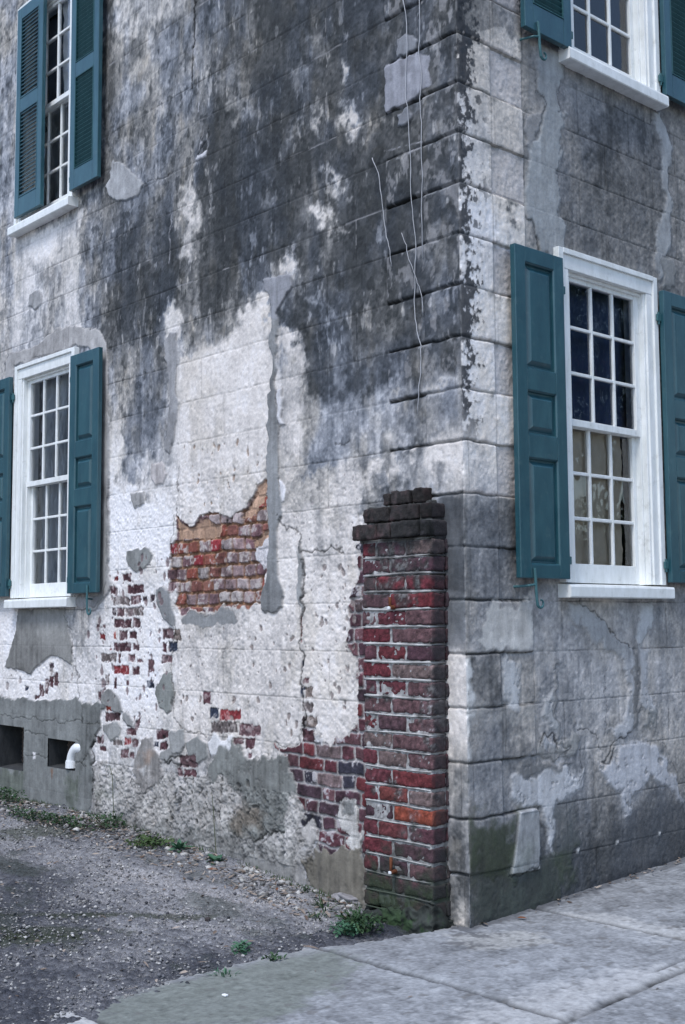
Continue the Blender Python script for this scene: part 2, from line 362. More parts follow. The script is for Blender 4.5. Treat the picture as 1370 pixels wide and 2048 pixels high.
#==SECTION walls
COURSE = .2805; J0 = .545
JOINTS = [J0 + COURSE*k for k in range(-1, 30)]
LWIN = dict(a=-5.03, dz=0.0); LUP = dict(a=-5.10, dz=3.175); RWIN = dict(a=.81, dz=0.0); RUP = dict(a=.92, dz=3.175)
zs = axis((-.4, 2.5, .005), (2.5, 5.4, .0065), (5.4, 7.4, .011), (7.4, 9.2, .12),
          snap=(1.74, 3.64, 4.915, 6.815, .376, .725, .448, .668))
usL = axis((-9, -7.4, .06), (-7.4, -5.8, .013), (-5.8, -4.3, .008), (-4.3, 0, .005),
           snap=(-4.97, -4.09, -5.04, -4.16, -5.26, -4.815, -4.417, -3.99))
W = Wall(usL, zs, 10)
def lv(y, *xs): return [LW('0', x, y) + (v,) for x, v in xs]
smp = []
for row in [
    (-150, (0, .55), (215, .6), (350, .45), (550, .8), (760, .8), (900, .8)),
    (0, (0, .55), (25, .5), (215, .68), (240, .38), (300, .33), (350, .34), (400, .72), (450, .75), (550, .88), (650, .88), (760, .86), (830, .82), (900, .8)),
    (60, (0, .5), (215, .68), (240, .40), (290, .42), (330, .62), (400, .74), (470, .7), (560, .92), (700, .93), (800, .8), (900, .75)),
    (150, (0, .5), (20, .52), (215, .72), (260, .64), (340, .66), (420, .76), (470, .68), (530, .92), (640, .84), (700, .88), (760, .88), (830, .78), (900, .74)),
    (250, (0, .5), (20, .5), (215, .72), (280, .66), (350, .72), (450, .9), (560, .94), (650, .84), (700, .86), (760, .85), (830, .8), (900, .72)),
    (350, (0, .5), (20, .5), (210, .66), (280, .62), (340, .8), (390, .7), (450, .97), (570, .97), (650, .82), (690, .86), (760, .92), (830, .88), (900, .76)),
    (430, (15, .45), (100, .48), (160, .5), (190, .64), (230, .68), (300, .8), (370, .62), (450, 1.0), (560, .97), (620, .8), (700, .9), (760, .93), (820, .92), (900, .78)),
    (500, (5, .5), (50, .24), (100, .22), (140, .30), (175, .62), (250, .84), (330, .93), (450, 1.02), (560, .88), (640, .84), (700, .93), (800, .92), (900, .76)),
    (570, (15, .42), (50, .28), (90, .40), (150, .36), (180, .55), (210, .68), (260, .93), (330, .98), (430, .98), (500, .85), (540, .62), (575, .72), (640, .88), (720, .93), (820, .88), (900, .76)),
    (620, (15, .42), (60, .34), (140, .32), (190, .58), (240, .92), (300, .97), (350, .72), (430, .85), (500, .45), (560, .72), (600, .84), (660, .74), (720, .86), (800, .8), (900, .74)),
    (650, (15, .42), (60, .34), (140, .32), (190, .58), (240, .90), (300, .95), (340, .30), (380, .58), (430, .58), (500, .22), (560, .68), (600, .92), (660, .68), (720, .86), (800, .78), (900, .72)),
    (700, (215, .52), (250, .76), (310, .88), (330, .6), (350, .30), (400, .36), (460, .42), (520, .14), (565, .35), (600, .7), (650, .8), (720, .84), (800, .76), (870, .6), (912, .58)),
    (760, (220, .42), (270, .76), (310, .66), (350, .22), (400, .17), (460, .2), (520, .13), (575, .25), (620, .6), (700, .76), (780, .7), (830, .76), (880, .55), (912, .62)),
    (830, (220, .38), (260, .52), (300, .55), (325, .5), (355, .20), (400, .17), (500, .17), (585, .25), (615, .52), (700, .58), (760, .48), (830, .66), (880, .64), (915, .5)),
    (885, (226, .18), (270, .54), (310, .5), (350, .22), (400, .17), (500, .18), (585, .24), (620, .5), (690, .5), (740, .4), (790, .38), (840, .55), (880, .35), (915, .22)),
    (920, (222, .10), (260, .32), (300, .3), (400, .16), (500, .18), (585, .24), (640, .30), (700, .22), (740, .12), (790, .22), (820, .62), (870, .2), (915, .16)),
    (970, (222, .08), (265, .36), (310, .18), (400, .14), (490, .14), (580, .22), (650, .24), (720, .18), (765, .45), (820, .72), (880, .5), (910, .4)),
    (1050, (222, .06), (300, .08), (330, .12), (400, .14), (580, .17), (650, .19), (700, .17)),
    (1110, (225, .08), (320, .08), (580, .15), (612, .2), (650, .40), (690, .22), (710, .12)),
    (1140, (230, .08), (320, .1), (560, .17), (612, .10), (650, .2), (700, .08)),
    (1210, (170, .50), (200, .2), (300, .12), (420, .2), (560, .15), (640, .10), (690, .08)),
    (1270, (10, .06), (150, .3), (165, .45), (180, .12), (240, .1), (300, .08), (400, .25), (450, .28), (520, .2), (640, .09)),
    (1340, (10, .12), (90, .08), (160, .2), (240, .06), (300, .06), (400, .20), (470, .24), (540, .2), (640, .08)),
    (1400, (40, .08), (150, .06), (240, .06), (300, .06), (400, .13), (480, .20), (560, .2), (650, .08)),
    (1460, (230, .12), (300, .1), (400, .15), (470, .14), (560, .18), (640, .12), (680, .14)),
    (1510, (195, .3), (240, .22), (290, .3), (350, .28), (420, .35), (500, .3), (530, .15)),
    (1560, (195, .40), (240, .42), (330, .35), (400, .36), (470, .4), (600, .3)),
    (1620, (195, .46), (260, .48), (350, .42), (420, .46), (560, .42), (620, .4), (700, .4)),
    (1700, (200, .5), (300, .52), (400, .52), (500, .55), (600, .5), (700, .5), (850, .6)), (1000, (900, .8), (918, .75)), (1040, (900, .95), (915, .82)), (1130, (900, .9), (915, .76)), (1230, (905, .72)), (1280, (908, .5)), (1320, (915, .14)), (1390, (915, .2)), (1450, (918, .1)), (1500, (918, .2)), (1560, (915, .46)), (1620, (918, .55)), (1700, (918, .66)), (1780, (920, .7)), (1830, (925, .45))]:
    smp += lv(row[0], *row[1:])
W.samples(smp)
for z_, pts, v in [   # weathered light and dark areas with soft edges, measured on the wall
    ('B', [(690, 375), (715, 450), (710, 570), (685, 520)], .22), ('B', [(525, 610), (570, 680), (560, 740), (520, 700)], .25),
    ('B', [(690, 650), (740, 590), (800, 700), (780, 790), (700, 770), (660, 690)], .22), ('B', [(595, 945), (650, 1000), (710, 1090), (680, 1140), (610, 1060)], .15),
    ('B', [(495, 1110), (560, 1150), (640, 1240), (700, 1290), (660, 1340), (560, 1300), (505, 1200)], .15),
    ('B', [(340, 1480), (410, 1440), (405, 1580), (350, 1540)], .2), ('B', [(130, 1780), (230, 1660), (270, 1700), (280, 1960), (120, 1960)], .10),
    ('B', [(330, 1860), (440, 1930), (420, 1965), (330, 1960)], .12), ('B', [(620, 1770), (760, 1780), (700, 1840), (600, 1820)], .35),
    ('B', [(440, 1660), (560, 1680), (580, 1760), (500, 1730)], .4), ('B', [(330, 1790), (450, 1640), (560, 1780), (560, 1900), (440, 1930), (350, 1830)], .93),
    ('B', [(0, 380), (60, 420), (40, 480), (0, 440)], .42), ('B', [(40, 580), (200, 530), (220, 650), (150, 640), (80, 660)], .5), ('B', [(490, 210), (600, 200), (590, 350), (520, 310)], .55),
    ('B', [(400, 430), (500, 370), (490, 480), (430, 510)], .55), ('B', [(370, 720), (480, 680), (430, 800), (360, 870)], .58), ('B', [(820, 640), (900, 600), (930, 700), (830, 860)], .62),
    ('B', [(600, 1290), (650, 1340), (600, 1500), (580, 1470)], .5), ('B', [(240, 1130), (330, 1080), (290, 1190), (240, 1180)], .58),
    ('A', [(1090, 990), (1150, 970), (1150, 1500), (1100, 1560), (1060, 1200)], .28), ('A', [(190, 1400), (380, 1310), (320, 1480), (240, 1560), (150, 1480)], .08),
    ('A', [(380, 1310), (470, 1270), (450, 1920), (380, 1930)], .22), ('A', [(70, 1450), (130, 1430), (120, 2040), (60, 2040)], .25),
    ('A', [(670, 0), (1100, 0), (830, 190), (680, 270)], .36), ('A', [(590, 0), (660, 0), (650, 900), (600, 1000)], .78),
    ('A', [(960, 1850), (1010, 1810), (1050, 1860), (1060, 2040), (960, 2040)], .16), ('D', [(640, 900), (690, 660), (720, 780), (740, 860), (650, 980)], .05),
    ('D', [(690, 830), (840, 820), (850, 1020), (780, 1040), (720, 960)], .5), ('D', [(770, 590), (960, 560), (900, 770), (790, 800)], .55),
    ('D', [(640, 1000), (760, 980), (1000, 1080), (1000, 1440), (900, 1440), (640, 1480)], .03), ('E', [(330, 70), (440, 110), (430, 200), (330, 180)], .2),
    ('E', [(880, 60), (960, 40), (900, 160), (880, 160)], .3), ('E', [(960, 330), (1020, 340), (1000, 470), (960, 470)], .2), ('E', [(990, 280), (1150, 200), (1100, 380), (1000, 340)], .36),
    ('E', [(1180, 380), (1370, 300), (1370, 380), (1160, 420)], .25), ('E', [(700, 260), (760, 300), (740, 380), (690, 350)], .3), ('E', [(620, 330), (760, 370), (700, 500), (640, 440)], .85),
    ('E', [(960, 760), (1160, 720), (1100, 790), (960, 800)], .68), ('E', [(900, 990), (960, 900), (1080, 890), (1220, 970), (1240, 1040), (860, 1060)], .74),
    ('E', [(1180, 730), (1370, 690), (1370, 860), (1200, 900)], .12), ('E', [(960, 810), (1100, 800), (1080, 880), (960, 900)], .14), ('E', [(450, 540), (590, 520), (590, 810), (450, 840)], .5),
    ('E', [(600, 560), (780, 530), (770, 760), (600, 800)], .52), ('E', [(1000, 900), (1250, 860), (1370, 900), (1370, 990), (1200, 1000)], .34)]:
    W.soft(LP(z_, *pts), v, .30 if (z_, v) == ('E', .74) else .11, .03, .035)
for pts, v in (([(228, 700), (325, 690), (330, 880), (240, 890)], .56), ([(356, 720), (400, 690), (520, 650), (535, 700), (530, 940), (440, 1010), (356, 1030)], .15), ([(575, 690), (608, 690), (605, 930), (575, 940)], .25), ([(605, 830), (760, 770), (772, 920), (612, 930)], .47), ([(610, 640), (900, 600), (905, 740), (620, 800)], .74)):
    W.soft(LP('0', *pts), v, .10, .02, .03)
W.soft(LP('0', (228, 60), (330, 80), (400, 10), (420, 120), (385, 330), (300, 400), (222, 330)), .55, .35, .03, .05)
# mottling: blotches, streaks, pigment
U2 = np.broadcast_to(usL[None, :], W.lev.shape); Z2 = np.broadcast_to(zs[:, None], W.lev.shape)
lev = W.lev; mid = np.clip(4.2*lev*(1.12-lev), 0, 1.1)
fl = .066*np.tanh(W.blot*1.6)*mid + .055*np.tanh(W.med*2.2)*mid + .024*W.streak*mid + .030*W.fine*(.3+.7*mid) + .018*W.big
ups = sstep(np.broadcast_to(zs[:, None], lev.shape), 2.3, 3.4)
dots = fbm(usL, zs, .05, .07, 3, 77, .5); drop = sstep(dots, .9, 1.25)*ups*np.clip(1.5*mid, 0, 1)      # dark lichen dots
flake = fbm(usL, zs, .045, .12, 3, 78, .6); fk = sstep(flake + .5*W.big + .2*W.fine, 1.6, 2.3)*ups*sstep(lev, .45, .7)
lv2 = lev + fl + .16*drop*sstep(lev, .3, .5) - .26*fk - .14*sstep(W.streak + .5*W.fine, 1.8, 2.3)*ups*sstep(lev, .5, .7)
lv2 = np.where(Z2 > 3.0, lv2 + .03*np.sin(np.clip((lv2-.45)/.45, -1, 1)*np.pi)*.55, lv2)
W.col[:] = W.ramp(np.clip(lv2, 0, 1.1))
hm = np.tanh(W.hue*1.2)*mid*sstep(lev, .25, .5)*.6
W.col *= np.stack([1 - .09*hm, 1 - .02*hm, 1 + .10*hm], -1)
brn = sstep(fbm(usL, zs, .12, .2, 3, 79), .6, 1.6)*sstep(lev, .4, .6)*.35; W.col *= np.stack([1 + .10*brn, 1 + 0*brn, 1 - .16*brn], -1)
ylw = sstep(W.big + .5*W.blot, .4, 1.6)*(1-sstep(lev, .3, .45))*.6; W.col *= np.stack([1 - .02*ylw, 1 - .04*ylw, 1 - .09*ylw], -1)
cream = sstep(U2, -2.75, -2.55)*(1-sstep(lev, .28, .45)); W.col *= np.stack([1 - .03*cream, 1 - .055*cream, 1 - .085*cream], -1)
W.h[:] = -.012 + .0008*W.med + .0007*W.fine + .0018*W.big
# rough plaster in the lower wall
rough = (1-sstep(np.broadcast_to(zs[:, None], lev.shape), 2.2, 2.9)); W.h += rough*(.0003*W.med + .0005*W.fine)
# scored ashlar lines
def score(Wl, u, z, uoff, half, skip_lo=0.0):
    kz = np.round((z-J0)/COURSE); dz = abs(z - (J0 + kz*COURSE) + .0012*Wl.w2)
    row = np.floor((z-J0)/COURSE).astype(int); ph = np.where(row % 2 == 0, 0.0, half)
    uu = (abs(u)-uoff-ph)/(2*half); du = abs((uu - np.round(uu))*2*half + .0015*Wl.w1)
    ln = np.maximum(np.exp(-(dz/.0038)**2), .75*np.exp(-(du/.0038)**2)*(dz > .003)); return ln
ln = score(W, U2, Z2, .565, .26)
vis = np.clip(.62 + .38*W.big + .2*W.w1, .1, 1)
W.col *= (1 - .68*ln*vis*(.62+.38*sstep(lev, .2, .5)))[..., None]; W.h -= ln*.0035
wl = sstep(fbm(usL, zs, .25, .06, 3, 91), .9, 1.5)*ln*sstep(lev, .45, .7); W.mixc((slice(None), slice(None)), wl*.6, (.42, .41, .42))
# quoins on this wall
row = np.floor((Z2-J0)/COURSE).astype(int); qend = np.where(row % 2 == 0, -.562, -.268)
qm = (U2 > qend) & (Z2 > J0 - COURSE); W.part[qm] = 1
qf = np.clip(.5 + (U2-qend)/.008, 0, 1)*(Z2 > J0-COURSE); W.h = W.h*(1-qf) + qf*(.0008*W.med + .0006*W.fine + .001*W.big)
kz = np.round((Z2-J0)/COURSE); dz = Z2 - (J0 + kz*COURSE) + .002*W.w2
jmax = np.maximum(np.where(kz % 2 == 0, -.562, -.268), -.562); inq = (U2 > -.562)
gro = np.exp(-(dz/.0072)**2)*inq*np.clip(.85 + .4*fbm(usL, zs, .4, .12, 2, 33), .45, 1.15); W.h -= gro*.020
W.col *= (1 - .72*gro)[..., None]
ve = np.exp(-((U2-qend)/.005)**2)*inq*.45; W.col *= (1-ve)[..., None]
lip = np.exp(-((dz+.014)/.007)**2)*inq*sstep(fbm(usL, zs, .08, .05, 3, 36), .2, 1.0)*(U2 > qend); W.mixc((slice(None), slice(None)), lip*.35, (.5, .5, .52))
quoin_dirt = sstep(fbm(usL, zs, .05, .08, 4, 37), .5, 1.3)*qf*sstep(lev, .5, .7); W.mixc((slice(None), slice(None)), quoin_dirt*.45, (.33, .32, .325))

CEM = (.235, .236, .238); CEMW = (.27, .265, .255); CEMG = (.165, .175, .165)
LPATCH = [
    ('E', CEM, [(285, -10), (325, -10), (325, 60), (318, 130), (305, 200), (315, 400), (318, 520), (330, 590), (325, 700), (330, 880), (335, 1050), (340, 1130), (320, 1180), (322, 1480), (355, 1560), (350, 1640), (300, 1665), (230, 1660), (235, 1560), (260, 1440), (270, 1300), (272, 1150), (265, 1000), (262, 850), (270, 720), (260, 520), (265, 430), (285, 400), (290, 200), (275, 130)]),
    ('B', (.25, .25, .27), [(240, 1590), (330, 1560), (400, 1560), (410, 1640), (350, 1720), (320, 1790), (325, 1820), (285, 1820), (285, 1720), (250, 1660)]),
    ('D', (.27, .265, .27), [(1000, 80), (1040, 80), (1045, 200), (1040, 420), (1048, 480), (1040, 560), (1030, 680), (1000, 790), (965, 770), (985, 640), (1000, 480), (990, 300), (970, 150)]),
    ('D', (.22, .222, .215), [(745, 1370), (820, 1350), (880, 1365), (900, 1400), (880, 1450), (830, 1490), (790, 1510), (760, 1460), (745, 1420)]),
    ('D', (.30, .29, .285), [(770, 1030), (850, 1020), (845, 1080), (820, 1115), (795, 1110)]),
    ('D', (.47, .43, .42), [(895, 850), (960, 835), (985, 900), (960, 975), (915, 975), (890, 930)]),
    ('D', CEM, [(920, 1590), (960, 1570), (1000, 1600), (1010, 1700), (1030, 1790), (1015, 1830), (960, 1770), (935, 1700), (920, 1640)]),
    ('0', (.225, .22, .21), [(35, 1218), (128, 1218), (135, 1262), (145, 1300), (140, 1330), (120, 1318), (100, 1312), (75, 1330), (60, 1348), (40, 1340), (8, 1332), (20, 1300), (28, 1265)]),
    ('D', (.36, .345, .34), [(0, 760), (20, 700), (30, 260), (60, 190), (130, 180), (220, 140), (330, 50), (480, 30), (590, 60), (630, 150), (640, 300), (640, 900), (645, 1200), (640, 1500), (660, 1580), (560, 1720), (450, 1700), (430, 1620), (580, 1600), (590, 200), (450, 145), (80, 270), (75, 760)]),
    ('D', (.30, .292, .29), [(585, 560), (640, 600), (645, 800), (640, 1000), (630, 1300), (640, 1480), (610, 1640), (560, 1700), (450, 1690), (440, 1640), (580, 1640)]),
    ('N', (.185, .190, .185), [(-1300, 40), (0, 60), (60, 85), (150, 95), (250, 80), (340, 100), (400, 130), (480, 110), (560, 125), (680, 105), (760, 125), (790, 135), (860, 60), (890, 110), (950, 145), (1060, 150), (1100, 140), (1180, 150), (1195, 190), (1140, 230), (1130, 330), (1140, 420), (1070, 520), (1060, 650), (1030, 690), (1045, 900), (1050, 1200), (1030, 1340), (990, 1400), (970, 1520), (-1300, 1500)]),
    ('G', (.24, .238, .232), [(550, 220), (600, 215), (650, 270), (665, 330), (640, 360), (600, 320), (565, 300), (545, 280)]),
    ('G', (.215, .222, .21), [(850, 200), (880, 140), (935, 120), (940, 200), (945, 250), (935, 330), (910, 355), (870, 310), (850, 240)]),
    ('G', (.22, .222, .215), [(1010, 500), (1080, 475), (1120, 510), (1130, 580), (1080, 620), (1030, 600)]),
    ('G', (.26, .258, .252), [(915, 440), (1000, 440), (1010, 500), (990, 550), (940, 570), (930, 620), (860, 610), (870, 570), (920, 540)]),
    ('G', (.30, .295, .29), [(670, 330), (690, 325), (720, 390), (715, 420), (690, 410), (670, 380)]),
    ('G', (.26, .257, .25), [(560, 400), (640, 400), (660, 430), (640, 480), (600, 495), (560, 450)]),
    ('E', (.30, .298, .295), [(440, 1220), (465, 1330), (470, 1400), (455, 1500), (460, 1640), (450, 1660), (430, 1560), (435, 1440), (445, 1330)]),
    ('A', (.36, .36, .37), [(660, 950), (720, 970), (780, 1020), (845, 1100), (810, 1150), (750, 1180), (690, 1185), (640, 1150), (625, 1110), (650, 1060)]),
    ('A', (.45, .44, .46), [(1150, 960), (1175, 910), (1215, 900), (1210, 930)]),
    ('A', (.34, .335, .34), [(175, 1740), (220, 1720), (245, 1750), (240, 1800), (200, 1830), (165, 1820)]),
    ('B', (.27, .27, .30), [(935, 370), (1090, 310), (1190, 300), (1200, 500), (1100, 560), (950, 640), (935, 600)]),
    ('B', (.22, .225, .245), [(1010, 220), (1060, 180), (1120, 230), (1100, 290), (1000, 330)]),
    ('B', (.21, .215, .235), [(1000, 650), (1060, 600), (1095, 640), (1075, 700), (1010, 720)]),
    ('E', (.62, .60, .61), [(320, 400), (350, 380), (345, 520), (345, 580), (370, 600), (335, 605), (320, 540)]),
    ('E', (.64, .62, .63), [(335, 905), (358, 915), (366, 950), (350, 1040), (335, 1050)]),
]
# lower wall: rough cement base and its stains
W.patch(LP('J', (12, 1005), (200, 1020), (220, 1100), (340, 1060), (360, 1050), (560, 1080), (580, 960), (700, 900), (780, 970), (930, 960), (990, 1060), (1000, 1180), (1080, 1280), (1050, 1400), (1100, 1460), (1100, 1600), (0, 1600), (0, 1200)), (.31, .292, .275), .03, .03, .28, .004, .15, .8, 1.0)
W.patch(LP('J', (575, 1060), (585, 960), (640, 885), (700, 880), (760, 960), (850, 940), (920, 960), (970, 1040), (1000, 1120), (960, 1200), (945, 1290), (900, 1330), (800, 1380), (690, 1350), (680, 1290), (745, 1220), (740, 1140), (650, 1100)), (.145, .150, .142), .03, .03, .25, .003, .35, .9)
W.patch(LP('J', (700, 1230), (800, 1200), (850, 1280), (800, 1350), (700, 1330)), (.15, .115, .085), .09, .03, .2, .003, 0, .6)
W.patch(LP('J', (10, 1230), (150, 1260), (330, 1310), (420, 1300), (640, 1290), (700, 1370), (1000, 1430), (1000, 1600), (0, 1600)), (.19, .186, .178), .05, .03, .25, .004, .25, .85)
W.patch(LP('J', (1040, 1470), (1130, 1420), (1210, 1420), (1270, 1400), (1330, 1390), (1345, 1480), (1345, 1700), (1100, 1700)), (.15, .135, .11), .03, .02, .25, .004, .3, .95)
W.patch(LP('J', (600, 850), (690, 860), (690, 910), (620, 930), (580, 950), (560, 900)), (.58, .565, .565), .02, .02, .1, .003, .3)
rb = W.sl(LP('J', (10, 1000), (1080, 1500)), .02); ZZ = Z2[rb]; pr = sstep(-ZZ, -.75, -.5)*(U2[rb] > -3.7)*(U2[rb] < -.9)
W.h[rb] += pr*(.0018*W.med[rb] + .0024*W.fine[rb] + .002*W.w1[rb]); W.col[rb] *= (1 + pr*.16*np.tanh(W.med[rb] + .5*W.fine[rb]))[..., None]
for z_, c, P in LPATCH: W.patch(LP(z_, *P), c, soft=.010, tex=.17)
W.patch(LP('G', (730, 640), (750, 560), (775, 480), (830, 465), (840, 540), (865, 600), (890, 680), (850, 740), (790, 770), (740, 720)), (.24, .225, .215), .012, .01, .25, .005, .5)
W.patch(LP('G', (770, 560), (830, 560), (820, 640), (780, 640)), (.24, .155, .11), .05, .02, .2, .004, 0, .55); W.patch(LP('G', (770, 650), (800, 640), (790, 700)), (.5, .48, .47), .02, .01, .2, .004, 0, .8)
# green and black damp at the foot of the left part and beneath the vents
for P, a in (([(0, 920), (260, 930), (280, 1150), (180, 1250), (0, 1250)], .55), ([(770, 950), (880, 960), (900, 1150), (840, 1250), (800, 1420), (770, 1420)], .6), ([(1060, 1150), (1200, 1100), (1250, 1200), (1130, 1270)], .4)):
    W.patch(LP('N', *P), (.07, .085, .06), .07, .03, .3, 0, 0, a)
W.patch(LP('N', (570, 905), (600, 900), (595, 1000), (575, 970)), (.22, .11, .06), .02, .01, .2, 0, 0, .7); W.patch(LP('N', (372, 710), (405, 710), (405, 795), (375, 795)), (.62, .6, .6), .005, .004, .1, .002, 0)
for P in ([(270, 455), (340, 500), (400, 490), (470, 483), (530, 520)], [(860, 820), (990, 830)], [(930, 820), (970, 740), (1020, 715)], [(0, 295), (600, 345), (1130, 402)], [(275, 730), (530, 770)], [(945, 150), (935, 280), (940, 400)], [(850, 575), (900, 575)]): W.crack(LP('N', *P), .0045, .6)
W.crack(LP('N', (1075, 510), (1065, 650), (1030, 880)), .010, .85, .012); W.crack(LP('N', (1045, 900), (1052, 1200)), .006, .8)
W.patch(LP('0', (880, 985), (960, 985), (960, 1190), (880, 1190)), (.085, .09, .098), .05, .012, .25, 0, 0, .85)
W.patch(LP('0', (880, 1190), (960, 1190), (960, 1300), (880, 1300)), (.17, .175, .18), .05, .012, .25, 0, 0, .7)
# exposed brickwork
Z0 = 1.675
X1 = LP('0', (352, 1038), (372, 1052), (395, 1040), (415, 1030), (440, 1032), (456, 1034), (473, 1022), (492, 1015), (510, 976), (529, 968), (531, 988), (527, 1020), (534, 1045), (534, 1090), (524, 1150), (519, 1215), (470, 1212), (440, 1215), (400, 1224), (357, 1230), (345, 1215), (352, 1180), (337, 1180), (337, 1090), (350, 1085))
PAL1 = [[.20, .11, .12], [.26, .18, .18], [.21, .085, .07], [.32, .26, .255], [.25, .035, .042], [.23, .14, .15], [.26, .075, .055], [.23, .08, .06], [.27, .19, .19], [.30, .23, .225], [.27, .12, .09], [.34, .29, .28], [.22, .15, .155], [.17, .10, .115]]
W.expose(X1, 2, .0858, Z0, .225, .128, 5, (.25, .14, .085), 'header', .032, .0135, .009, .24, (.46, .41, .385), .014, PAL1, True, .015)
for P in ([(353, 1042), (372, 1055), (395, 1043), (410, 1040), (437, 1055), (433, 1072), (405, 1080), (380, 1076), (353, 1085)], [(500, 1008), (512, 966), (530, 964), (524, 1000), (515, 1012), (500, 1040), (480, 1036)], [(505, 1075), (532, 1060), (533, 1090), (505, 1090)]):
    W.patch(LP('0', *P), (.42, .27, .19), .008, .010, .2, -.022, .5)
W.patch(LP('0', (507, 1090), (530, 1085), (533, 1100), (528, 1130), (520, 1140), (512, 1125), (505, 1105)), (.60, .57, .58), .008, .012, .1, -.014, .5)
W.patch(LP('J', (440, 290), (470, 270), (590, 265), (640, 235), (700, 250), (715, 290), (690, 310), (620, 300), (590, 325), (540, 335), (500, 310), (450, 312)), (.235, .235, .235), .008, .012, .1, -.008, .6)
X6 = LP('0', (547, 1487), (560, 1489), (590, 1490), (600, 1480), (600, 1430), (617, 1440), (628, 1450), (640, 1490), (652, 1482), (660, 1475), (680, 1470), (700, 1455), (716, 1440), (712, 1380), (712, 1320), (697, 1290), (693, 1240), (712, 1180), (720, 1130), (712, 1095), (722, 1075), (800, 1075), (860, 1400), (860, 1760), (735, 1720), (725, 1665), (690, 1700), (650, 1706), (630, 1695), (617, 1650), (590, 1595), (580, 1545), (565, 1515))
PALR = [[.095, .036, .045], [.115, .055, .062], [.055, .033, .042], [.16, .115, .115], [.125, .030, .034], [.10, .030, .038], [.085, .04, .05], [.12, .034, .038], [.075, .038, .05], [.035, .033, .046]]
W.expose(X6, 3, .0835, .686, .226, .118, 11, (.36, .335, .33), 'flemish', .016, .010, .010, .10, (.50, .47, .48), .016, PALR, True, .012)
for P, c in (([(1225, 1180), (1250, 1165), (1300, 1175), (1310, 1250), (1310, 1330), (1335, 1400), (1270, 1410), (1245, 1390), (1250, 1330), (1215, 1280), (1225, 1230)], (.44, .42, .40)), ([(1245, 1185), (1290, 1180), (1285, 1240), (1255, 1240)], (.21, .21, .205)), ([(1010, 1330), (1090, 1270), (1105, 1330), (1120, 1400), (1060, 1400)], (.33, .31, .295)), ([(1130, 905), (1110, 880), (1100, 840), (1130, 850)], (.60, .58, .58))):
    W.patch(LP('J', *P), c, .010, .014, .25, -.002, .5)
JB = """152,62,195,105,p 110,75,130,105,r 93,127,118,170,p 178,115,258,165,p 104,177,187,222,g 190,172,238,222,w 245,172,270,208,d 283,172,308,210,d 97,235,118,275,d
124,233,165,278,w 170,230,252,280,g 108,288,192,335,p 197,285,238,335,w 42,357,66,390,r 107,348,122,388,o 136,345,175,392,w 181,347,220,390,p 107,400,193,450,p 202,407,233,442,w 85,430,100,445,r
45,455,122,500,g 128,455,142,505,w 178,460,213,503,w 104,513,183,558,r 198,520,232,568,p 272,485,307,550,w 269,585,308,628,b 65,555,85,610,g 105,572,122,635,p 166,585,182,620,p 30,640,48,690,w
372,45,422,95,w 375,103,412,150,w 345,338,398,392,w 400,338,437,395,t 345,400,368,450,p 372,400,420,448,b 340,458,395,505,w 70,712,102,738,o 65,745,140,790,w 170,820,220,862,p 160,867,195,908,r 197,875,228,920,w
24,858,60,900,w 35,908,70,935,p 143,925,185,970,w 318,825,375,875,p 333,885,370,935,p 308,880,330,915,b 105,880,150,908,g 186,935,215,970,w 543,640,585,705,p 577,725,624,777,b 630,730,733,786,r 585,790,716,846,g 722,800,830,862,w
695,868,745,905,w 750,868,795,920,p 430,950,520,1018,w 453,1022,515,1065,p 420,1018,450,1060,w 765,935,785,970,p 1030,572,1070,610,p 1018,620,1042,675,b 1045,620,1088,680,t 1028,693,1083,748,g 1045,762,1102,822,t 1030,833,1093,892,p
1025,490,1040,540,b 1022,275,1034,330,r 1024,340,1034,400,r 25,310,45,332,w 55,310,75,332,w 220,485,250,505,w 195,570,225,572,w 405,35,425,60,w"""
k = 0
for t in JB.split():
    x0, y0, x1, y1, c = t.split(','); x0, y0, x1, y1 = map(float, (x0, y0, x1, y1)); k += 1
    W.brick(LP('J', (x0, y0), (x1, y0), (x1, y1), (x0, y1)), NAMEDB[c], k, .32)
for P, c in (([(215, 790), (250, 760), (225, 845), (205, 850)], 'w'), ([(165, 830), (215, 855), (200, 865), (170, 850)], 'p')): W.brick(LP('J', *P), NAMEDB[c], 400)
for t in """180,245,205,270,w 205,215,232,255,w 262,70,285,120,d 235,155,262,205,w 260,140,285,205,p 285,120,310,200,w 205,190,230,245,w 125,195,150,225,b 235,200,255,240,w""".split():
    x0, y0, x1, y1, c = t.split(','); x0, y0, x1, y1 = map(float, (x0, y0, x1, y1)); W.brick(LP('G', (x0, y0), (x1, y0), (x1, y1), (x0, y1)), NAMEDB[c], k, .5); k += 1
W.pits(LP('0', (215, 1150), (335, 1080), (340, 1440), (215, 1450), (160, 1300)), 130, .006, .028, (.17, .12, .125), 3)
W.pits(LP('0', (350, 1260), (600, 1230), (600, 1470), (350, 1440)), 60, .005, .020, (.22, .18, .165), 4)
W.pits(LP('0', (605, 1130), (710, 1130), (700, 1450), (610, 1330)), 60, .005, .022, (.25, .21, .2), 5)
W.pits(LP('0', (350, 880), (530, 880), (500, 1010), (360, 1030)), 34, .005, .018, (.30, .22, .17), 6)
W.pits(LP('0', (570, 950), (720, 920), (710, 1100), (580, 1080)), 40, .003, .010, (.3, .27, .27), 7, .003)
W.pits(LP('0', (0, 1340), (150, 1320), (145, 1390), (0, 1390)), 16, .006, .03, (.3, .26, .25), 8)
W.pits(LP('0', (360, 1560), (520, 1560), (520, 1640), (330, 1660)), 70, .006, .022, (.10, .095, .09), 9, .014)
for pts, c in (([(505, 963)], 0), ): pass
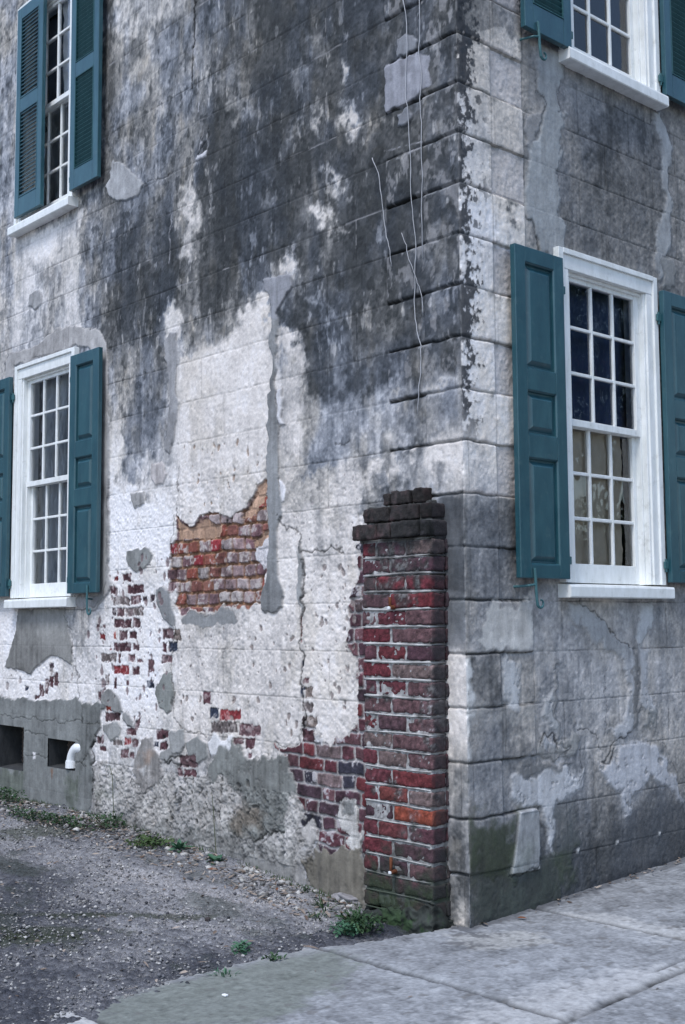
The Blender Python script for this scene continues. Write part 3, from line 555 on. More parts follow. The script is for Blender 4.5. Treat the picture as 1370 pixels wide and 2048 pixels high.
for z_, P, w, a in [('E', [(330, 1120), (370, 1190), (435, 1220), (450, 1290), (468, 1340)], .006, .7), ('E', [(470, 1330), (540, 1315), (640, 1310), (700, 1325)], .007, .8), ('J', [(1035, 0), (1028, 180), (1025, 270), (1030, 340), (1020, 430), (1035, 470), (1020, 530), (1022, 640), (1040, 760), (1035, 870)], .009, .85),
                    ('J', [(400, 330), (395, 470), (400, 640), (410, 770), (440, 830), (560, 850)], .006, .6), ('J', [(835, 830), (700, 800)], .004, .5), ('J', [(895, 885), (1000, 900), (1040, 790)], .006, .6), ('J', [(640, 440), (670, 440), (700, 400), (730, 390)], .005, .5),
                    ('D', [(1045, 880), (1040, 1000), (1045, 1180)], .005, .7), ('D', [(1035, 1180), (1000, 1330), (1010, 1450)], .006, .6), ('J', [(800, 1380), (860, 1340), (930, 1325)], .009, .85), ('J', [(440, 945), (350, 995), (470, 1005)], .008, .8), ('J', [(155, 770), (200, 830), (240, 760)], .006, .6),
                    ('D', [(380, 1760), (420, 1850), (430, 2000)], .005, .6), ('G', [(395, 70), (420, 160), (425, 270)], .006, .7), ('A', [(845, 1105), (930, 1060), (1010, 1020)], .005, .6), ('A', [(1138, 0), (1140, 250), (1135, 510)], .011, .93), ('A', [(1135, 510), (1130, 660)], .004, .5), ('A', [(1160, 940), (1200, 860), (1230, 820), (1235, 760)], .005, .7),
                    ('E', [(640, 705), (690, 685), (720, 695)], .005, .6), ('H', [(120, 1180), (200, 1090), (300, 990)], .007, .5), ('G', [(1140, 560), (1130, 700)], .005, .5)]:
    W.crack(LP(z_, *P), w, a)
for z_, P, w in [('A', [(1145, 120), (1150, 300), (1165, 440), (1170, 660)], .006), ('A', [(1195, 780), (1185, 880)], .004), ('A', [(1020, 1090), (1015, 1280), (990, 1560)], .006), ('B', [(925, 860), (1160, 800)], .004), ('B', [(595, 560), (600, 760)], .004), ('B', [(1040, 890), (1140, 835)], .011), ('B', [(420, 1400), (415, 1560)], .005)]:   # pale lime runs
    P_ = LP(z_, *P); S = W.sl(P_); X, Y = np.meshgrid(W.us[S[1]], W.zs[S[0]]); d = sdline(X + W.w1[S]*.012, Y, P_); W.mixc(S, np.exp(-(d/w)**2)*.6*np.clip(.6+.5*W.med[S], 0, 1), (.5, .49, .52))
W.h += np.zeros_like(W.h)
hcz = {}
def corner_profile(z):
    kz = np.round((z-J0)/COURSE); g = np.exp(-((z-J0-kz*COURSE)/.0066)**2)*.013
    ch = fbm(np.array([0.0, .1]), z, .1, .06, 4, 51)[:, 0]
    base = np.where(z < J0-COURSE, .3, 1.0)
    return (-(g*base + .004 + .004*np.clip(ch, -.5, 2.5))).astype(np.float32)
HC = corner_profile(zs)[:, None]
wc = np.clip(1 - abs(U2)/.02, 0, 1)**1.5
W.h = W.h*(1-wc) + HC*wc
posL = np.stack([U2 + HC*wc, -W.h, Z2], -1)

# ---- the street wall (faces the sidewalk)
usR = axis((0, 2.6, .0055), (2.6, 4.6, .013), (4.6, 6.5, .08), snap=(.87, 1.75, .98, 1.86))
V = Wall(usR, zs, 60)
U3 = np.broadcast_to(usR[None, :], V.lev.shape); Z3 = np.broadcast_to(zs[:, None], V.lev.shape)
def rv(y, *xs): return [RW('0', x, y) + (v,) for x, v in xs]
smp = []
for row in [
    (-100, (940, .7), (1030, .6), (1150, .5), (1300, .5)), (30, (925, .74), (960, .55), (990, .52), (1030, .6), (1060, .55), (1340, .5)), (100, (930, .5), (965, .36), (1010, .38), (1040, .5), (1090, .46)),
    (180, (940, .36), (990, .34), (1040, .42), (1100, .44), (1150, .5), (1220, .52), (1290, .56), (1345, .5)), (260, (940, .42), (990, .4), (1030, .44), (1100, .44), (1160, .55), (1230, .64), (1290, .60), (1350, .48)),
    (340, (945, .28), (1000, .33), (1030, .36), (1080, .42), (1150, .55), (1230, .64), (1290, .58), (1350, .5)), (430, (950, .18), (1000, .22), (1030, .28), (1080, .42), (1150, .56), (1220, .60), (1290, .62), (1350, .5)),
    (520, (950, .20), (1000, .30), (1080, .45), (1180, .6), (1280, .58), (1350, .5)), (620, (955, .20), (1010, .24)), (720, (960, .22), (1010, .25)), (820, (960, .22), (1010, .25)), (920, (940, .26), (1010, .28)), (975, (940, .34), (1010, .34)),
    (1040, (940, .58), (1000, .60), (1030, .56)), (1130, (940, .50), (1000, .53), (1040, .50)), (1180, (1090, .46), (1300, .48), (1350, .50)), (1230, (920, .50), (965, .53), (1080, .42), (1150, .42), (1220, .36), (1290, .40), (1360, .45)), (1310, (930, .45), (1000, .5), (1080, .42), (1200, .38), (1300, .34), (1360, .40)),
    (1400, (940, .5), (1040, .42), (1150, .40), (1250, .36), (1360, .38)), (1480, (940, .52), (1020, .52), (1080, .42), (1180, .42), (1280, .42), (1360, .42)), (1560, (930, .54), (980, .52), (1100, .40), (1180, .44), (1280, .42), (1360, .5)),
    (1630, (940, .56), (1000, .54), (1060, .5), (1130, .58), (1200, .62), (1300, .66), (1360, .70)), (1700, (940, .66), (1000, .74), (1140, .68), (1240, .70), (1360, .72)), (1770, (940, .66), (1000, .76), (1080, .72), (1200, .76), (1360, .82)), (1850, (940, .6), (1000, .8), (1100, .85), (1250, .85))]:
    smp += rv(row[0], *row[1:])
V.samples(smp)
for z_, pts, v in [('I', [(160, 40), (340, 60), (340, 300), (180, 320)], .60), ('I', [(160, 350), (480, 350), (400, 600), (160, 610)], .55), ('C', [(830, 620), (960, 700), (980, 1050), (840, 980)], .66), ('C', [(1110, 640), (1190, 680), (1170, 950), (1120, 900)], .66),
                   ('C', [(280, 1180), (430, 1230), (420, 1400), (380, 1280)], .55), ('C', [(250, 0), (430, 90), (420, 300), (300, 100)], .55)]:
    V.soft(RP(z_, *pts), v, .08, .03, .03)
lev = V.lev; mid = np.clip(4*lev*(1.1-lev), 0, 1)
qlite = (Z3 > 2.22)*(U3 < .56)*.15; dk = .055*sstep(Z3, 2.3, 3.6)*(U3 > .56) + .10*sstep(-Z3, -.55, -.25) + .10*(U3 < .56)*(Z3 > 1.66)*(Z3 < 2.22)
lv2 = lev - qlite*(lev < .5) + dk + .035*np.tanh(V.blot*1.5)*mid + .03*V.med*mid + .022*V.streak*mid + .028*V.fine + .02*V.big
V.col[:] = V.ramp(np.clip(lv2, 0, 1.1))
hm = np.tanh(V.hue)*.7; V.col *= np.stack([1.035 + .04*hm, 1.01 + 0*hm, .965 - .06*hm], -1)
sand = fbm(usR, zs, .011, .011, 2, 88); V.col *= (1 + .07*np.clip(sand, -2, 2)*sstep(lev, .3, .5))[..., None]
V.h[:] = -.012 + .0009*V.med + .0009*V.fine + .0014*V.big
ln = score(V, U3, Z3, .565, .26); vis = np.clip(.6 + .35*V.big + .15*V.w1, .1, 1)
V.col *= (1 - .72*ln*vis)[..., None]; V.h -= ln*.004
row = np.floor((Z3-J0)/COURSE).astype(int); qend = np.where(row % 2 == 0, .278, .558)
qz = (Z3 > J0-COURSE); qm = (U3 < qend) & qz; V.part[qm] = 1
qf = np.clip(.5 - (U3-qend)/.008, 0, 1)*qz; V.h = V.h*(1-qf) + qf*(.0009*V.med + .0006*V.fine + .001*V.big)
kz = np.round((Z3-J0)/COURSE); dz = Z3 - (J0 + kz*COURSE) + .002*V.w2; inq = (U3 < .558)
gro = np.exp(-(dz/.0062)**2)*inq*np.clip(.8 + .4*fbm(usR, zs, .4, .12, 2, 34), .4, 1.1)*(Z3 > J0-COURSE-.05); V.h -= gro*.012; V.col *= (1-.7*gro)[..., None]
rose = inq*sstep(fbm(usR, zs, .2, .1, 3, 38), -.2, .8)*np.exp(-((dz-.012)/.010)**2); V.mixc((slice(None), slice(None)), rose*.3*(Z3 > 2.2), (.34, .26, .24))
ve = np.exp(-((U3-qend)/.005)**2)*qz*.45; V.col *= (1-ve)[..., None]
vq = np.exp(-((U3-.279)/.004)**2)*qz*inq*.4; V.col *= (1-vq)[..., None]
shortblk = (U3 > .279) & (U3 < .558) & qz & (row % 2 == 0) & (Z3 > 2.2)     # the narrow second stones read beige
V.col = np.where(shortblk[..., None], V.col*.4 + np.array([.47, .44, .44])*.6*(1+.12*V.med)[..., None], V.col).astype(np.float32)
# black mould along the corner
mould = sstep(V.blot*.38 + V.med*.62 + .55*V.fine + (.108 - U3)/.042 + .5*sstep(Z3, 4.3, 4.9), -.3, .7)*sstep(Z3, 2.42, 2.7)*sstep(-U3, -.24, -.18)
mould *= sstep(V.w1 + 1.2 + 1.0*sstep(-abs(dz), -.16, -.02), .3, .9)
V.mixc((slice(None), slice(None)), mould*.93, (.035, .038, .044))
spots = sstep(fbm(usR, zs, .045, .05, 3, 39), 1.15, 1.5)*sstep(-U3, -.36, -.12)*sstep(Z3, 3.3, 3.8); V.mixc((slice(None), slice(None)), spots*.85, (.045, .05, .058))
gj = np.exp(-((dz+.012)/.022)**2)*inq*sstep(V.blot + .5*V.med, .1, 1.0)*(Z3 > 2.3)*(U3 > .2); V.mixc((slice(None), slice(None)), gj*.6, (.12, .125, .12))
LS = (.33, .34, .345)
RPATCH = [('C', LS, [(500, 230), (690, 300), (690, 420), (650, 470), (640, 560), (660, 650), (660, 780), (640, 900), (630, 1000), (640, 1100), (640, 1250), (690, 1330), (680, 1440), (630, 1480), (600, 1490), (530, 1430), (470, 1300), (440, 1180), (445, 930), (460, 850), (540, 780), (560, 650), (520, 500), (500, 380)], .25),
          ('C', (.34, .345, .35), [(1190, 640), (1240, 670), (1270, 780), (1290, 900), (1285, 1050), (1305, 1200), (1300, 1400), (1270, 1480), (1240, 1620), (1215, 1650), (1205, 1500), (1230, 1300), (1260, 1250), (1245, 1050), (1230, 800), (1200, 720)], .3),
          ('C', (.27, .265, .265), [(450, 660), (540, 640), (550, 720), (470, 860), (450, 840)], .4), ('C', (.25, .25, .245), [(1255, 1500), (1320, 1520), (1330, 1700), (1240, 1700)], .4),
          ('F', (.55, .53, .50), [(240, 1640), (480, 1650), (488, 1900), (240, 1935), (165, 1870), (195, 1760), (215, 1700)], .3),
          ('F', (.37, .37, .37), [(700, 1640), (790, 1690), (900, 1760), (990, 1880), (1060, 1900), (1060, 2010), (960, 1960), (820, 1850), (720, 1750)], .1),
          ('F', (.42, .42, .42), [(1130, 1640), (1200, 1650), (1180, 1800), (1110, 1930), (1090, 1850)], .1),
          ('I', (.56, .55, .535), [(45, 35), (155, 35), (175, 100), (165, 200), (180, 325), (50, 330)], .15), ('I', (.55, .54, .53), [(50, 345), (190, 345), (175, 420), (152, 500), (152, 615), (60, 612)], .15),
          ('I', (.42, .42, .42), [(355, 40), (435, 50), (430, 290), (420, 310), (355, 300)], .15),
          ('I', (.46, .46, .47), [(400, 690), (440, 660), (520, 690), (600, 660), (680, 650), (760, 690), (800, 670), (770, 760), (720, 800), (660, 830), (640, 860), (625, 1000), (610, 1140), (590, 1080), (575, 900), (560, 870), (440, 870), (400, 800)], .1),
          ('I', (.46, .46, .48), [(870, 650), (990, 560), (1060, 500), (1200, 520), (1240, 600), (1300, 700), (1342, 880), (1330, 860), (1240, 740), (1160, 700), (1110, 740), (1060, 760), (1055, 880), (1010, 910), (1005, 780), (960, 740), (900, 700)], .1),
          ('I', (.43, .43, .44), [(1010, 0), (1060, 0), (1062, 260), (1070, 330), (1060, 450), (980, 500), (940, 440), (1020, 400), (1030, 200)], .0), ('I', (.43, .43, .44), [(1090, 0), (1160, 0), (1140, 200), (1190, 300), (1200, 350), (1100, 320)], .0),
          ('I', (.40, .40, .40), [(570, 280), (630, 250), (640, 480), (600, 400), (570, 380)], .0),
          ('I', (.165, .165, .165), [(1060, 0), (1095, 0), (1092, 300), (1110, 330), (1085, 420), (1062, 420), (1075, 330), (1060, 260)], .3), ('I', (.22, .22, .22), [(637, 60), (655, 60), (652, 300), (660, 480), (645, 500), (632, 300)], .3),
          ('I', (.26, .255, .245), [(540, 480), (580, 465), (600, 520), (640, 540), (720, 450), (770, 480), (740, 560), (640, 580), (530, 570)], .5), ('I', (.17, .17, .17), [(410, 620), (520, 600), (640, 620), (730, 620), (640, 660), (520, 680), (420, 680)], .3),
          ('I', (.42, .42, .43), [(570, 490), (600, 480), (640, 540), (600, 540)], .4), ('I', (.24, .24, .235), [(1140, 310), (1200, 300), (1190, 400), (1150, 460), (1120, 430)], .2)]
for z_, c, P, e in RPATCH: V.patch(RP(z_, *P), c, .030, .016, .15, .001, e, .92, 1.35 if z_ == 'I' else 0)
for P, c, a in (([(160, 920), (430, 900), (400, 1210), (170, 1285)], (.050, .062, .038), .85), ([(90, 950), (160, 930), (165, 1300), (100, 1320)], (.07, .072, .05), .6), ([(170, 1300), (620, 1140), (640, 1390), (170, 1535)], (.058, .068, .058), .8), ([(600, 1130), (760, 1050), (760, 1250), (640, 1300)], (.05, .065, .042), .7), ([(640, 860), (740, 830), (760, 1100), (630, 1100)], (.085, .095, .095), .6), ([(1060, 800), (1342, 800), (1342, 1180), (900, 1230)], (.085, .09, .10), .45), ([(100, 640), (160, 640), (170, 900), (90, 900)], (.2, .175, .14), .4), ([(860, 1280), (1342, 1150), (1342, 1230), (880, 1360)], (.035, .038, .045), .7), ([(165, 350), (480, 330), (500, 350), (200, 372)], (.4, .39, .37), .5)):
    V.patch(RP('I', *P), c, .10, .035, .22, 0, 0, a)
V.patch(RP('I', (95, 1340), (165, 1350), (162, 1530), (95, 1500)), (.44, .43, .40), .02, .012, .2, 0, 0, .8, .4)
SLAB = RP('I', (430, 885), (520, 868), (538, 890), (546, 1198), (535, 1205), (388, 1228), (400, 1150), (420, 1000))
V.patch(SLAB, (.30, .305, .31), .005, .0012, .2, .013, .6); V.patch(RP('I', (430, 1050), (500, 1080), (480, 1190), (400, 1210)), (.17, .195, .155), .10, .02, .2, .013, 0, .4); V.patch(RP('I', (434, 885), (522, 869), (530, 880), (432, 897)), (.40, .40, .41), .005, .001, .1, .014, 0, .7)
for (x, y) in ((978, 1058), (772, 1102), (1212, 1010)): V.patch(RP('I', (x-6, y-10), (x+6, y-10), (x+6, y+10), (x-6, y+10)), (.45, .45, .45), .012, .006, .1, .001, 0)
for z_, P, w, a in [('F', [(765, 1640), (770, 1690), (850, 1700), (900, 1750), (940, 1800), (985, 1860), (1060, 1910)], .0045, .75), ('I', [(1060, 455), (980, 505), (920, 570), (905, 600), (925, 610), (960, 560)], .006, .75), ('I', [(560, 500), (580, 460), (620, 460), (650, 540)], .008, .8), ('I', [(770, 440), (830, 430), (880, 460), (900, 540)], .004, .6), ('I', [(690, 470), (720, 520), (690, 560)], .005, .6), ('I', [(780, 540), (800, 640), (760, 740)], .004, .5),
                    ('C', [(500, 420), (520, 520), (560, 600), (550, 660)], .005, .6), ('C', [(650, 480), (660, 560), (640, 660)], .004, .6), ('C', [(450, 1240), (490, 1330), (520, 1440)], .008, .7), ('C', [(632, 930), (640, 1080)], .004, .5), ('I', [(915, 90), (925, 300), (930, 480)], .003, .4), ('I', [(550, 880), (540, 1195), (388, 1228)], .005, .7), ('I', [(1240, 500), (1300, 640), (1320, 700)], .004, .4), ('I', [(545, 900), (560, 960), (600, 1080)], .008, .5)]:
    V.crack(RP(z_, *P), w, a)
wc = np.clip(1 - abs(U3)/.02, 0, 1)**1.5; V.h = V.h*(1-wc) + HC*wc
arr = np.exp(-(U3/.006)**2)*sstep(fbm(usR, zs, .02, .08, 3, 71), -.3, .8); V.mixc((slice(None), slice(None)), arr*.5, (.45, .44, .44))
V.col[:, 0] = W.col[:, -1] = .5*(V.col[:, 0] + W.col[:, -1])
posR = np.stack([V.h, U3 - HC*wc, Z3], -1)

house = tag(empty('masonry_house', (0, 0, 0)), 'old two storey house of stained grey stucco over brick with quoined corner', 'house')
def cells(us, zs, openings):
    uc = .5*(us[:-1]+us[1:]); zc = .5*(zs[:-1]+zs[1:]); k = np.ones((len(zc), len(uc)), bool)
    for a0, a1, b0, b1 in openings: k &= ~((zc[:, None] > b0) & (zc[:, None] < b1) & (uc[None, :] > a0) & (uc[None, :] < a1))
    return k
kl = cells(usL, zs, [(-4.97, -4.09, 1.74, 3.64), (-5.04, -4.16, 4.915, 6.815), (-5.26, -4.815, .376, .725), (-4.417, -3.99, .448, .668)])
kr = cells(usR, zs, [(.87, 1.75, 1.74, 3.64), (.98, 1.86, 4.915, 6.815)])
for W_, pos, keep, nm, fl in ((W, posL, kl, 'side_wall', False), (V, posR, kr, 'street_wall', False)):
    for name, (vv, ff, cc) in W_.mesh(pos, keep, {nm: [0], 'corner_quoins': [1], 'exposed_brickwork': [2], 'exposed_brickwork2': [3]}, fl).items():
        o = link(name.rstrip('2'), np_mesh(name, vv, ff, np.clip(cc, .01, .9)), M_BRICK if name[0] == 'e' else M_WALL, house, True)
        if name == 'exposed_brickwork': o['label'] = 'crumbling bricks with orange mortar in the plaster hole'
        if name == 'exposed_brickwork2': o['label'] = 'purple and red bricks exposed beside the brick pier'
b = BM(); b.box(-9, -8.9, 0.3, 6.4, -.4, 9.1); b.box(-8.9, -.05, 6.4, 6.5, -.4, 9.1); b.build('rear_wall', M_DARK, house)
b = BM(); b.box(-9.1, .2, -.2, 6.6, 9.1, 9.3); b.build('roof', M_DARK, house)
b = BM(); b.box(-8.9, -.1, .1, 6.4, 4.15, 4.3); b.box(-8.9, -.1, .1, 6.4, 1.2, 1.3); b.box(-2.2, -2.1, .1, 6.4, 1.3, 9); b.build('interior_floor', M_DARK, house)

#==SECTION windows
TL = lambda a, b, c: (a, -c, b)
TR = lambda a, b, c: (c, a, b)
def window(T, a, dz, tag_label):
    Z = lambda z: z + dz
    m = BM(T); B = lambda a0, a1, b0, b1, c0, c1, v=.003: m.box(a+a0, a+a1, Z(b0), Z(b1), c0, c1, v)
    zt = 3.60
    for s in (0, 1):
        X = lambda p, q: (p, q) if s == 0 else (1-q, 1-p)
        B(*X(0, .045), 1.772, zt+.115, -.06, .034); B(*X(.045, .105), 1.772, zt, -.08, .020); B(*X(.105, .125), 1.772, zt, -.11, .008)
        B(*X(.125, .139), 1.772, zt, -.13, -.028)
    B(.045, .955, zt, zt+.085, -.08, .022); B(.045, .955, zt+.085, zt+.117, -.06, .036); B(.125, .875, zt-.02, zt, -.13, -.012)
    w = m.build('window', M_WHITE, house); w['label'] = tag_label
    m = BM(T); g = bmesh.new()
    pr = [(-.10, 1.772), (.075, 1.757), (.080, 1.745), (.080, 1.692), (.074, 1.686), (-.10, 1.686)]
    va = [[g.verts.new((a+x, Z(z), c)) for c, z in pr] for x in (-.018, 1.018)]
    for i in range(6): g.faces.new((va[0][i], va[0][(i+1) % 6], va[1][(i+1) % 6], va[1][i]))
    g.faces.new(va[0]); g.faces.new(va[1][::-1]); m.add(g); m.build('sill', M_WHITE, w)
    def sash(b0, b1, c, bot, top, name):
        m = BM(T); t = .036; l, r = .139, .861; B2 = lambda p, q, r_, s_, c0=c-.018, c1=c+.018, v=.003: m.box(a+p, a+q, Z(r_), Z(s_), c0, c1, v)
        B2(l, l+t, b0, b1); B2(r-t, r, b0, b1); B2(l+t, r-t, b0, b0+bot, c-.017, c+.017); B2(l+t, r-t, b1-top, b1, c-.017, c+.017)
        gl, gr, gb, gt = l+t, r-t, b0+bot, b1-top
        for k in (1, 2):
            x = gl + (gr-gl)*k/3; B2(x-.010, x+.010, gb, gt, c-.012, c+.015, .004)
            z = gb + (gt-gb)*k/3
            for j in range(3): B2(gl + (gr-gl)*j/3 + (.0101 if j else 0), gl + (gr-gl)*(j+1)/3 - (.0101 if j < 2 else 0), z-.010, z+.010, c-.012, c+.014, .004)
        s_ = m.build(name, M_WHITE, w)
        m = BM(T); rng = random.Random(int(abs(a)*100 + b0*10))
        for i in range(3):
            for j in range(3):
                x0, x1 = gl + (gr-gl)*i/3 + .008, gl + (gr-gl)*(i+1)/3 - .008; z0, z1 = gb + (gt-gb)*j/3 + .008, gb + (gt-gb)*(j+1)/3 - .008
                e = [rng.uniform(-.0012, .0012) for _ in range(4)]
                m.poly([(a+x0, Z(z0), c+e[0]), (a+x1, Z(z0), c+e[1]), (a+x1, Z(z1), c+e[2]), (a+x0, Z(z1), c+e[3])])
        m.build('pane', M_GLASS, w, recalc=False); return s_
    sash(2.690, zt-.002, -.046, .042, .045, 'upper_sash'); sash(1.775, 2.728, -.084, .112, .040, 'lower_sash')
    return w
window(TL, LWIN['a'], 0, 'lower window beside the vents with one shutter fully seen'); window(TL, LUP['a'], LUP['dz'], 'upper window half hidden by a closed louvred shutter')
window(TR, RWIN['a'], 0, 'lower street window with beige curtain behind its bottom sash'); window(TR, RUP['a'], RUP['dz'], 'upper street window reflecting trees')

def shutter(T, a, z0, kind, hinge_side, c0=.035, dog=True, label=None, w=.43, H=1.845, cpos=None):
    """one leaf; a = its left edge along the wall, hinge_side -1 left / +1 right"""
    m = BM(T); z1 = z0+H; c1 = c0+.036; B = lambda p, q, r, s, d0=c0, d1=c1, v=.004: m.box(a+p, a+q, z0+r, z0+s, d0, d1, v)
    st = .088 if kind == 'panel' else .075
    B(0, st, 0, H); B(w-st, w, 0, H)
    if kind == 'panel': gaps = [(.075, .662), (.792, 1.037), (1.160, 1.757)]
    else: gaps = [(.160, .91), (1.03, 1.745)]
    ed = [0] + [x for g in gaps for x in g] + [H]
    for i in range(0, len(ed), 2): B(st, w-st, ed[i], ed[i+1], c0+.0005, c1-.0005)
    o = m.build('shutter', M_GREEN, house)
    if label: o['label'] = label
    for g0, g1 in gaps:
        p0, p1 = st-.001, w-st+.001
        if kind == 'panel':
            g = bmesh.new(); rings = []
            for ins, c in ((0, c1-.001), (.006, c1-.008), (.008, c1-.024), (.020, c1-.0245), (.044, c1-.006), (.047, c1-.005)):
                rings.append([g.verts.new((a+x, z0+z, c)) for x, z in ((p0+ins, g0+ins), (p1-ins, g0+ins), (p1-ins, g1-ins), (p0+ins, g1-ins))])
            for A, Bq in zip(rings[:-1], rings[1:]):
                for k in range(4): g.faces.new((A[k], A[(k+1) % 4], Bq[(k+1) % 4], Bq[k]))
            g.faces.new(rings[-1])
            bk = [g.verts.new((a+x, z0+z, c0+.004)) for x, z in ((p0, g0), (p1, g0), (p1, g1), (p0, g1))]; g.faces.new(bk[::-1])
            for k in range(4): g.faces.new((bk[k], bk[(k+1) % 4], rings[0][(k+1) % 4], rings[0][k]))
            mm = BM(T); mm.add(g); mm.build('panel', M_GREEN, o)
        else:
            mm = BM(T); n = int((g1-g0)/.034)
            for i in range(n):
                zc = z0 + g0 + (i+.5)*(g1-g0)/n; g = bmesh.new()
                fl_ = 1 if hinge_side == 9 else -1; pts = [(c0+.003, zc+.011), (c0+.003, zc+.017), (c1-.003, zc+.001), (c1-.003, zc-.006)] if fl_ > 0 else [(c0+.004, zc+.017*fl_), (c0+.009, zc+.019*fl_), (c1-.004, zc-.012*fl_), (c1-.007, zc-.016*fl_)]
                v = [[g.verts.new((x, z, c)) for c, z in pts] for x in (a+p0+.001, a+p1-.001)]
                for k in range(4): g.faces.new((v[0][k], v[0][(k+1) % 4], v[1][(k+1) % 4], v[1][k]))
                g.faces.new(v[0]); g.faces.new(v[1][::-1]); mm.add(g)
            mm.box(a+p0, a+p0+.008, z0+g0, z0+g1, c1-.008, c1+.003, .002); mm.box(a+p1-.008, a+p1, z0+g0, z0+g1, c1-.008, c1+.003, .002)
            mm.box(a+p0+.009, a+p1-.009, z0+g0, z0+g0+.008, c1-.008, c1+.003, .002); mm.box(a+p0+.009, a+p1-.009, z0+g1-.008, z0+g1, c1-.008, c1+.003, .002)
            mm.build('louvres', M_GREEND if T is TR or hinge_side == -1 else M_GREEN, o)
    hs_ = -1 if hinge_side == 9 else hinge_side; hx = a if hs_ < 0 else a+w
    for zz in (.085, H-.20):
        m2 = BM(T); s = -1 if hs_ < 0 else 1
        x0, x1 = sorted((hx + s*.001, hx + s*.042)); m2.box(x0, x1, z0+zz, z0+zz+.045, c0+.002, c0+.016, .003)
        m2.tube([(hx+s*.022, z0+zz-.02, c0+.009), (hx+s*.022, z0+zz+.06, c0+.009)], .007, 8)
        m2.build('hinge', M_IRON, o)
    if dog:
        dx = a + (.105 if hinge_side > 0 else w-.105); m3 = BM(T)
        q = [(dx-.004, z0+.055, c1+.010), (dx, z0+.0, c1+.012), (dx+.002, z0-.06, c1+.013), (dx+.006, z0-.12, c1+.014)]
        for k in range(1, 11):
            t = math.pi + k*.47; rr = .030*(1-k*.045); q.append((dx+.038+rr*math.cos(t), z0-.135+rr*math.sin(t), c1+.014))
        m3.tube(q, [.008]*4 + [.0085 - .0004*k for k in range(10)], 8)
        s = -1 if hinge_side > 0 else 1
        m3.tube([(dx, z0-.035, c1+.012), (dx-.035, z0-.040, c1), (dx-.065, z0-.045, c0-.02), (dx-.067, z0-.046, -.02)], .007, 8)
        m3.build('holdback_hook', M_IRON, o)
    return o
shutter(TL, -4.025, 1.787, 'panel', -1, label='right leaf of the lower side window'); shutter(TL, -5.475, 1.787, 'panel', 1, dog=False, label='shutter cut by the left picture edge')
shutter(TR, .372, 1.787, 'panel', 1, label='shutter nearest the corner, lower storey'); shutter(TR, 1.82, 1.787, 'panel', -1, dog=False, label='lower shutter cut by the right picture edge')
shutter(TL, -5.02, 5.03-.04, 'louvre', 9, c0=.036, dog=False, label='closed louvred leaf', w=.46); shutter(TL, -4.085, 5.03-.06, 'louvre', -1, dog=False, label='open louvred leaf of upper side window')
shutter(TR, .505, 4.925, 'louvre', 1, label='louvred leaf with curled hook, upper storey'); shutter(TR, 1.93, 4.945, 'louvre', -1, dog=False, label='upper louvred leaf cut by the picture edge')

def curtain(name, T, a0, a1, b0, b1, c, mat, label, folds=7, amp=.018, seed=1, cat='curtain'):
    rng = np.random.default_rng(seed); na, nb = 90, 60; A = np.linspace(a0, a1, na); Bz = np.linspace(b0, b1, nb); AA, BB = np.meshgrid(A, Bz)
    cc = c + amp*np.sin((AA-a0)/(a1-a0)*folds*2*np.pi + .5*np.sin(BB*3)) + amp*.8*noise_pts(AA, BB, .14, seed)
    P = np.array([T(x, y, z) for x, y, z in zip(AA.ravel(), BB.ravel(), cc.ravel())])
    i = np.arange(na*nb).reshape(nb, na); q = np.stack([i[:-1, :-1], i[:-1, 1:], i[1:, 1:], i[1:, :-1]], -1).reshape(-1, 4)
    o = link(name, np_mesh(name, P, q), mat, None, True); return tag(o, label, cat)
curtain('curtain', TR, .93, 1.60, 1.80, 2.70, -.135, M_CURT, 'creased beige curtain behind the bottom panes of the lower street window', 3, .012, 3)
curtain('curtain', TL, -4.55, -4.20, 5.95, 6.80, -.115, M_CURTL, 'pale lace curtain behind the top panes of the upper side window', 4, .012, 4)
curtain('window_backing', TR, .90, 1.78, 2.69, 3.60, -.15, M_NAVY, 'navy sheet added for the blue of reflected sky behind the top panes of the lower street window', 3, .004, 7)  # added sheet gives these panes the deep blue of reflected sky
curtain('window_backing', TL, -4.92, -4.14, 1.80, 3.60, -.17, M_CURTG, 'grey drape hanging inside the lower side window', 11, .02, 5)
curtain('window_backing', TL, -4.96, -4.15, 5.92, 6.80, -.20, M_SLATE, 'slate blue blind behind the top left panes of the upper side window', 3, .006, 8)
curtain('window_backing', TL, -4.95, -4.22, 4.95, 5.92, -.17, M_CURTG, 'dark grey drape behind the bottom sash of the upper side window', 8, .02, 6)

